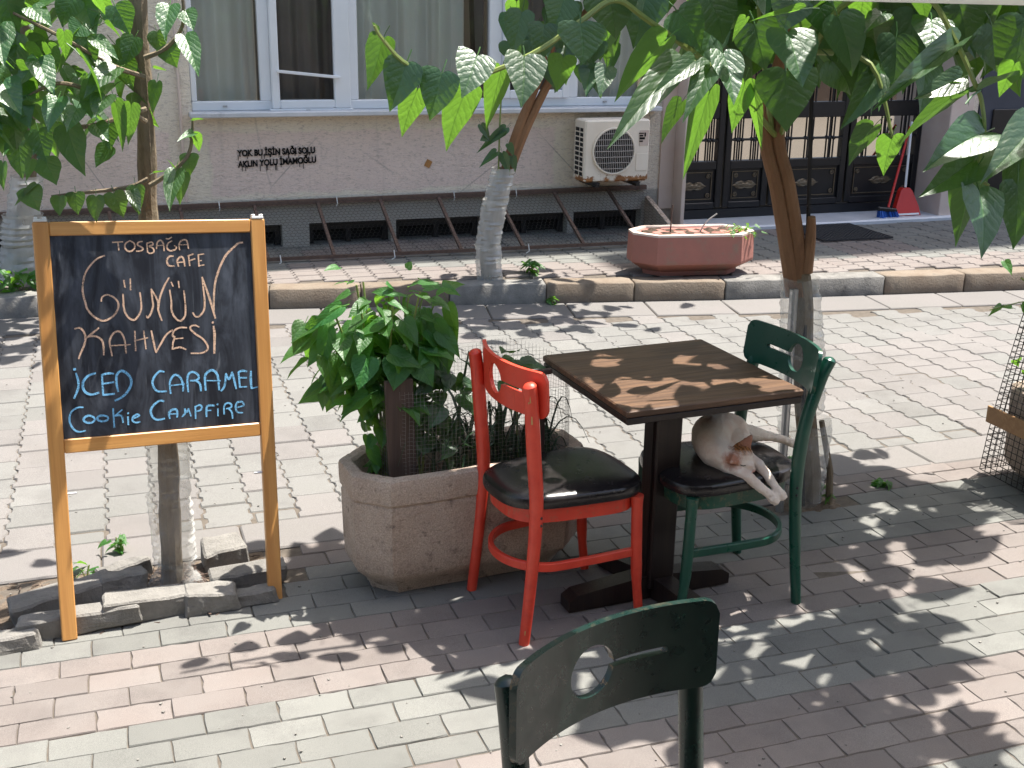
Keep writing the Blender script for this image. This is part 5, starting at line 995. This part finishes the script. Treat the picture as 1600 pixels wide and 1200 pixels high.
sb = thing('shrub', 'bushy plant with bright green heart leaves growing from the left end of the concrete planter', 'plant', (.80, 3.62, .35)); rr = random.Random(77)
tops = []
for i in range(13):
    a = rr.uniform(0, 6.28); e = Vector((.79 + .21 * math.cos(a) * rr.uniform(.3, 1), 3.62 + .14 * math.sin(a) * rr.uniform(.3, 1), rr.uniform(.78, 1.03))); P_ = smoothpath([(.80 + rr.uniform(-.03, .05), 3.62 + rr.uniform(-.03, .03), .34), (.80 + (e.x - .8) * .3, 3.62 + (e.y - 3.62) * .3, .62), tuple(e)], 5); MB().tube(P_, [.006 - .003 * k / len(P_) for k in range(len(P_))], 6).build('stem', MT['twig'], sb, True); tops.append(P_)
cnt = 0
while cnt < 235:
    P_ = rr.choice(tops); p = P_[rr.randrange(len(P_) // 2, len(P_))] + Vector((rr.gauss(0, .05), rr.gauss(0, .045), rr.gauss(0, .04)))
    if not (.66 < p.z < 1.08): continue
    d = Vector((p.x - .79, p.y - 3.62, 0)); d = d.normalized() if d.length > .02 else Vector((1, 0, 0)); d = (d + Vector((rr.gauss(0, .6), rr.gauss(0, .6) - .25, -rr.uniform(.2, 1.3) if p.z < .98 else rr.uniform(-.3, .5)))).normalized()
    L = rr.uniform(.04, .085) if p.z > .93 else rr.uniform(.065, .125); put_leaf(sb, LB, p, p + d * L, L * .68, Vector((rr.gauss(0, .35), rr.gauss(-.25, .3), 1))); cnt += 1
for a, b, c_, d_, e, f, w_ in ((.955, 3.56, .90, .99, 3.53, .76, .085), (.62, 3.58, .90, .585, 3.56, .765, .06), (.70, 3.56, .88, .675, 3.53, .77, .07), (.83, 3.52, .80, .80, 3.47, .72, .10), (.90, 3.52, .79, .93, 3.46, .73, .09), (.66, 3.58, .97, .55, 3.56, .91, .05), (.59, 3.60, .93, .535, 3.60, .86, .04), (.73, 3.53, .81, .69, 3.48, .73, .09), (1.01, 3.58, .95, 1.05, 3.57, .82, .05)):
    put_leaf(sb, LB, (a, b, c_), (d_, e, f), w_, Vector((-.2, -.8, .5)))
ivp = thing('climbing_plant', 'dark green leafy climber between the plank and the grassy leaves in the planter', 'plant', (.93, 3.60, .35))
for i in range(5):
    e = (.90 + rr.uniform(-.02, .14), 3.58 + rr.uniform(-.04, .05), rr.uniform(.62, .74)); MB().tube(smoothpath([(.92, 3.60, .34), (.91 + rr.uniform(-.03, .06), 3.59, .5), e], 4), .003, 5).build('stem', MT['twig'], ivp, True)
for i in range(62):
    p = Vector((rr.uniform(.87, 1.06), rr.uniform(3.52, 3.66), rr.uniform(.46, .75))); b, t, w_, N = rand_leaf(p, .07, .7, rr); put_leaf(ivp, LM, b, t, w_ * 1.1, Vector((rr.gauss(0, .3), -.6, .7)))
for i in range(30):
    p = Vector((rr.uniform(.735, .80), rr.uniform(3.55, 3.64), rr.uniform(.40, .70))); b, t, w_, N = rand_leaf(p, .06, .9, rr); put_leaf(ivp, LB, b, t, w_, Vector((rr.gauss(0, .3), -.6, .7)))
spd = thing('strappy_plant', 'grassy plant with long arching strap leaves in the middle of the concrete planter', 'plant', (1.2, 3.61, .35))
for i in range(95):
    x0, y0 = rr.gauss(1.20, .10), rr.gauss(3.61, .045); a = rr.uniform(0, 6.28); L = rr.uniform(.16, .36); up = rr.uniform(.10, .30); w_ = rr.uniform(.004, .008); dx, dy = math.cos(a) * L * .75, math.sin(a) * L * .35; P_ = []
    for k in range(8):
        t = k / 7; P_.append(Vector((x0 + dx * t, y0 + dy * t, .35 + up * math.sin(min(t * 2.3, 2.6)) * (1 if t < .7 else 1) - .10 * t * t)))
    mb = MB(); nn = Vector((-math.sin(a), math.cos(a), 0))
    for k, p in enumerate(P_):
        e = w_ * (1 - (k / 7) ** 2 * .9); mb.v += [tuple(p - nn * e), tuple(p + Vector((0, 0, -.0025))), tuple(p + nn * e)]
    mb.f = [(k * 3 + j, k * 3 + j + 1, k * 3 + j + 4, k * 3 + j + 3) for k in range(7) for j in range(2)]; mb.build('leaf', MT['strap'], spd, True)
for P_ in ([(1.02, 3.56, .36), (1.045, 3.56, .62), (1.075, 3.56, .80)], [(1.05, 3.58, .36), (1.10, 3.57, .60), (1.105, 3.57, .74)], [(1.13, 3.58, .36), (1.10, 3.56, .70), (1.04, 3.55, .78)], [(1.2, 3.58, .36), (1.18, 3.56, .62), (1.07, 3.55, .765)]):
    Q = smoothpath(P_, 5); mb = MB()
    for k, p in enumerate(Q): e = .008 * (1 - (k / len(Q)) ** 2 * .9); mb.v += [tuple(p - Vector((e, 0, 0))), tuple(p + Vector((0, -.003, 0))), tuple(p + Vector((e, 0, 0)))]
    mb.f = [(k * 3 + j, k * 3 + j + 1, k * 3 + j + 4, k * 3 + j + 3) for k in range(len(Q) - 1) for j in range(2)]; mb.build('leaf', MT['strap'], spd, True)
lp = thing('potted_plant', 'few lobed dark leaves showing above the seat back of the red chair', 'plant', (1.27, 3.64, .35))
MB().tube([(1.28, 3.64, .34), (1.27, 3.63, .55), (1.25, 3.62, .73)], .004, 5).build('stem', MT['twig'], lp)
for a, b, c_, d_, e, f, w_ in ((1.22, 3.61, .775, 1.19, 3.57, .79, .05), (1.245, 3.61, .765, 1.24, 3.55, .80, .05), (1.25, 3.61, .74, 1.20, 3.55, .735, .07), (1.27, 3.61, .73, 1.30, 3.54, .745, .07), (1.28, 3.62, .72, 1.36, 3.57, .725, .06), (1.22, 3.61, .66, 1.20, 3.56, .60, .06), (1.25, 3.6, .70, 1.24, 3.55, .66, .07), (1.21, 3.6, .63, 1.23, 3.56, .57, .05)): put_leaf(lp, LM, (a, b, c_), (d_, e, f), w_, Vector((-.1, -.5, .9)))
pk = thing('wooden_plank', 'weathered plank standing upright in the front left of the concrete planter', 'plank', (.83, 3.5, .35)); q = MB(); q.box((.830, 3.503, .545), (.092, .018, .39), Matrix.Rotation(-.03, 3, 'Y'), .002); q.build('board', MT['plank'], pk)
pk = thing('wooden_plank', 'weathered plank standing in the right end of the planter behind the red chair', 'plank', (1.40, 3.52, .35)); q = MB(); q.box((1.305, 3.515, .54), (.045, .018, .36), None, .002); q.box((1.300, 3.505, .722), (.09, .02, .018), Matrix.Rotation(-.06, 3, 'Y'), .002); q.build('board', MT['plank'], pk)
nt_ = thing('wire_net', 'fine square wire net fenced round the plants of the concrete planter', 'wire net', (1.07, 3.6, .35)); mb = MB()
def netpath(t):       # closed path round the planter, t in metres along
    P_ = [(.775, 3.60), (.80, 3.52), (.84, 3.488), (1.42, 3.522), (1.44, 3.62), (1.40, 3.72), (.84, 3.70), (.775, 3.66)]; 
    L = []; tot = 0
    for i in range(8):
        a, b = Vector(P_[i]), Vector(P_[(i + 1) % 8]); L.append((tot, a, b)); tot += (b - a).length
    t %= tot
    for s0, a, b in reversed(L):
        if t >= s0: return a + (b - a).normalized() * (t - s0)
NL = 1.75
def npt(t, z): p = netpath(t); w_ = .008 * noise.noise(Vector((t * 6, z * 6, 0))); return Vector((p.x + w_, p.y + w_, z))
def ztop(t): p = netpath(t); return .74 - .05 * math.sin(p.x * 9) if p.y > 3.6 else .70 - .09 * (p.x - .85)
t = 0
while t < NL:
    zt_ = ztop(t); 
    for k in range(4): mb.beam(npt(t, .36 + (zt_ - .36) * k / 4), npt(t, .36 + (zt_ - .36) * (k + 1) / 4), .0006, .0006)
    t += .0135
z = .38
while z < .80:
    t = 0
    while t < NL:
        if z < ztop(t): mb.beam(npt(t, z), npt(t + .04, z + .003 * math.sin(t * 20)), .0006, .0006)
        t += .04
    z += .0135
o = mb.build('net', MT['whitewire'], nt_); o['kind'] = 'stuff'
# ---- caged planter at the right edge
p2 = thing('concrete_planter', 'concrete planter inside a black wire cage at the right edge of the pavement', 'planter', (3.83, 3.55, 0), 0)
MB().loft([octo(.37, .235, .06, o_, z, 8, .0016, int(z * 1e4) + 5) for z, o_ in [(.03, .07), (.05, .04), (.10, .01), (.36, 0), (.40, 0), (.41, .01), (.41, .04), (.34, .05)]]).build('body', MT['concrete'], p2, True, world=False)
noisy_grid(-.32, .32, -.18, .18, 24, 12, lambda x, y: .355 + .015 * noise.noise(Vector((x * 14, y * 14, 6)))).build('soil', MT['soil'], p2, world=False)
mb = MB(); BR = [(-.405, -.26), (.405, -.26), (.405, .25), (-.405, .25)]; TR = [(-.36, -.16), (.36, -.16), (.36, .16), (-.36, .16)]
for i in range(4):
    a, b = Vector(BR[i]), Vector(BR[(i + 1) % 4]); c_, d_ = Vector(TR[i]), Vector(TR[(i + 1) % 4]); n = 30 if i % 2 == 0 else 16
    def cp(u, v): 
        q0 = a.lerp(b, u); q1 = c_.lerp(d_, u); q2 = q0.lerp(q1, v ** 1.3); return Vector((q2.x, q2.y, .02 + v * .80))
    for k in range(n): 
        for j in range(5): mb.beam(cp(k / n, j / 5), cp(k / n, (j + 1) / 5), .0026, .0026)
    for j in range(30): mb.beam(cp(0, j / 30), cp(1, j / 30), .0026, .0026)
o = mb.build('cage', MT['darkwire'], p2, world=False); o['kind'] = 'stuff'
q = MB(); q.box((-.415, -.01, .275), (.012, .50, .072), None, .002); q.build('wooden_slat', MT['slatwood'], p2, world=False)
cgp = thing('caged_plant', 'leafy plant rising out of the wire cage at the right edge', 'plant', (3.7, 3.62, .36))
for i in range(6): MB().tube(smoothpath([(3.7 + rr.uniform(-.1, .1), 3.62, .35), (3.65 + rr.uniform(-.15, .15), 3.6, .6), (3.60 + rr.uniform(-.25, .2), 3.6 + rr.uniform(-.1, .1), rr.uniform(.75, .95))], 4), .004, 5).build('stem', MT['twig'], cgp, True)
for i in range(90):
    p = Vector((rr.gauss(3.66, .14), rr.gauss(3.6, .10), rr.uniform(.42, .92))); b, t, w_, N = rand_leaf(p, .07, .7, rr); put_leaf(cgp, LB, b, t, w_, N)
for a, b, c_, d_, e, f, w_ in ((3.32, 3.64, .775, 3.24, 3.64, .79, .03), (3.27, 3.64, .785, 3.20, 3.62, .765, .025), (3.37, 3.64, .78, 3.40, 3.62, .73, .06), (3.40, 3.62, .79, 3.38, 3.60, .73, .06)): put_leaf(cgp, LB, (a, b, c_), (d_, e, f), w_, Vector((0, -.4, .9)))
MB().tube(smoothpath([(3.55, 3.62, .72), (3.42, 3.64, .79), (3.30, 3.64, .785), (3.21, 3.63, .775)], 4), .0025, 5).build('stem', MT['twig'], cgp)
# ---- pink planter on the far pavement
fpn = thing('concrete_planter', 'faded red planter with whitish rim standing on the far kerb', 'planter', (3.755, 7.19, .13), -.16)
MT['redpl'] = mat('faded_red_paint', (.37, .150, .118), (.31, .135, .108), 6, .85, .4, 40, .004, c3=(.25, .17, .13), c3scale=7, c3lo=.55, c3hi=.72)
MB().loft([octo(.43, .20, .135, o_, z, 6, .001, int(z * 1e4)) for z, o_ in [(0, .10), (.03, .095), (.095, .0), (.11, -.002), (.28, .004)]]).build('body', MT['redpl'], fpn, world=False)
MB().loft([octo(.43, .20, .135, o_, z, 6, .001, int(z * 1e4)) for z, o_ in [(.2805, .004), (.294, .004), (.296, .009), (.296, .036), (.287, .04), (.22, .044)]], False).build('rim', MT['jamb'], fpn, world=False)
noisy_grid(-.34, .34, -.15, .15, 44, 20, lambda x, y: .280 + .022 * noise.noise(Vector((x * 18, y * 18, 8))) - .10 * max(0, abs(x) + abs(y) - .40)).build('soil', MT['potsoil'], fpn, world=False); MB().loft([octo(.43, .20, .135, .041, .255), octo(.43, .20, .135, .041, .268)]).build('soil', MT['potsoil'], fpn, world=False)
dp_ = thing('dry_plant', 'dry twigs and withered succulent in the faded red planter', 'plant', (3.9, 7.2, .46))
MB().tube([(3.60, 7.20, .39), (3.605, 7.20, .60)], .005, 5).build('twig', MT['plank'], dp_); MB().tube(smoothpath([(3.80, 7.17, .39), (3.84, 7.15, .48), (3.91, 7.13, .54)], 4), .005, 5).build('twig', MT['steel'], dp_)
for i in range(34):
    p = Vector((rr.gauss(4.04, .06), rr.gauss(7.05, .05), .425 + rr.uniform(-.01, .05))); b, t, w_, N = rand_leaf(p, .055, .4, rr); put_leaf(dp_, LB if i % 2 else LS, b, t, w_ * .6, N)
# ================================================================== cat
CAT_HEAD_TOP = (1.853, 3.112, .541); CAT_BACK = (1.80, 3.20, .50); CAT_EARS = [(1.880, 3.128, .552), (1.800, 3.078, .516)]; CAT_NOSE = (1.8685, 3.056, .479)
def cat():
    t = thing('cat', 'cream cat with ginger head asleep on the green chair with forelegs hanging down', 'cat', (1.86, 3.2, .475))
    mb = MB()
    def limb(P_, rs, k=8, n=14):
        Q = smoothpath(P_, k); R_ = smoothpath([(r_, 0, 0) for r_ in rs], k)
        for q, r_ in zip(Q, R_): mb.ball(q, r_.x, n, 9)
    S_ = .478
    limb([(1.930, 3.305, .522), (1.880, 3.305, .530), (1.832, 3.275, .532), (1.802, 3.225, .526), (1.787, 3.17, .514), (1.800, 3.132, .506)], [.052, .064, .066, .060, .050, .041], 7, 20)       # back and flank
    mb.ball((1.90, 3.27, .512), (.07, .065, .04), 20, 12); mb.ball((1.82, 3.23, .503), (.07, .075, .03), 20, 12)
    limb([(1.94, 3.30, .512), (2.00, 3.300, .505), (2.065, 3.30, .490), (2.12, 3.29, .474), (2.150, 3.285, .462)], [.040, .028, .017, .0145, .0155]); mb.ball((2.165, 3.282, .455), (.021, .015, .012), 12, 8)   # stretched hind leg
    limb([(1.800, 3.135, .508), (1.822, 3.115, .512), (1.842, 3.102, .513)], [.038, .033, .032])      # neck
    mb.ball((1.848, 3.099, .517), (.0365, .0345, .0335), 20, 12); mb.ball((1.860, 3.074, .497), (.019, .020, .0155), 16, 10); mb.ball((1.866, 3.062, .484), (.0115, .011, .010), 12, 8)     # head, muzzle
    mb.ball((1.834, 3.080, .500), (.018, .016, .015), 14, 9); mb.ball((1.872, 3.092, .500), (.015, .015, .015), 14, 9)      # cheeks
    limb([(1.790, 3.145, .492), (1.808, 3.10, .480), (1.845, 3.052, .464), (1.880, 3.022, .434), (1.908, 3.010, .410)], [.031, .027, .019, .0155, .0155]); mb.ball((1.917, 3.004, .400), (.0185, .0175, .017), 12, 8)
    limb([(1.880, 3.135, .496), (1.898, 3.10, .490), (1.912, 3.062, .470), (1.926, 3.030, .440), (1.936, 3.014, .424)], [.026, .020, .0165, .0145, .0145]); mb.ball((1.943, 3.005, .412), (.0175, .0165, .017), 12, 8)
    for x_, z_, c_ in ((1.917, .400, 0), (1.943, .412, 0)):
        for k in (-1, 0, 1): mb.ball((x_ + .006 + k * .006, 2.992 + abs(k) * .003, z_ - .010 + k * .004), .0065, 8, 6)      # toes
    for tip, a, b in (((1.896, 3.130, .572), (1.838, 3.130, .540), (1.876, 3.106, .523)), ((1.786, 3.060, .517), (1.822, 3.100, .537), (1.824, 3.070, .507))):       # ears
        A, B, T_ = Vector(a), Vector(b), Vector(tip)
        for i in range(11):
            f = i / 10
            for j in range(6):
                p = A.lerp(B, j / 5).lerp(T_, f); mb.ball(p, .0072 * (1 - .40 * f), 8, 6)
    o = mb.build('tmp', None); m = o.modifiers.new('r', 'REMESH'); m.mode = 'VOXEL'; m.voxel_size = .0036; s = o.modifiers.new('s', 'SMOOTH'); s.factor = .5; s.iterations = 4
    bpy.context.view_layer.update(); me = evaluated(o); drop(o); me.name = 'body'; me.materials.clear(); me.materials.append(catmat())
    me.update(); nrm = [v.normal.copy() for v in me.vertices]
    for v, n_ in zip(me.vertices, nrm): v.co += n_ * (.0016 * noise.noise(v.co * 120) + .0012 * noise.noise(v.co * 260) + .0025 * noise.noise(v.co * 40))
    for p in me.polygons: p.use_smooth = True
    link('body', me, t)
    e = MB(); e.tube([(1.824, 3.064, .503), (1.832, 3.0625, .499), (1.841, 3.0615, .500)], .0014, 5); e.build('closed_eye', MT['spray'], t)
    w_ = MB()
    for i in range(5): w_.tube([(1.862, 3.058, .486), (1.838 + i * .006, 3.035 + i * .003, .474 + i * .005)], .0004, 3)
    w_.build('whiskers', MT['white'], t)
cat()
# ================================================================== awning edge overhead
aw = thing('awning', 'white cloth awning whose lower edge crosses the top right corner', 'awning', (1.8, 1.2, 1.9))
A_, B_ = Vector((.86, 1.70, 1.897)), Vector((3.6, .10, 1.868)); Bk = Vector((-.35, -.9, .55)) * 1.3; q = MB(); n = 60; rings = []
for i in range(n + 1):
    p = A_.lerp(B_, i / n); w_ = .006 * math.sin(i * .9); o_ = Vector((.4, .8, 0)).normalized() * w_
    rings.append([p + o_, p + o_ + Vector((0, 0, .14)), p + Bk + Vector((0, 0, .14)), p + Bk + Vector((0, 0, .137)), p + Vector((0, 0, .136)) - Vector((.4, .8, 0)) * .004, p + o_ - Vector((.4, .8, 0)).normalized() * .003])
q.loft(rings); q.build('cloth', MT['awning'], aw, True)
q = MB(); q.loft([[(-6, .75, 2.42), (9, .75, 2.42), (9, -1.85, 2.95), (-6, -1.85, 2.95)], [(-6, .75, 2.425), (9, .75, 2.425), (9, -1.85, 2.955), (-6, -1.85, 2.955)]]); q.build('sky_blocker_cloth', MT['awning'], aw)  # cloth added out of view to keep sky light off the near pavement
q = MB(); q.tube([A_ + Vector((0, -.02, .15)) - Vector((.02, .04, 0)), B_ + Vector((0, -.02, .15)) - Vector((.02, .04, 0))], .018, 8); q.build('front_bar', MT['steel'], aw, True)
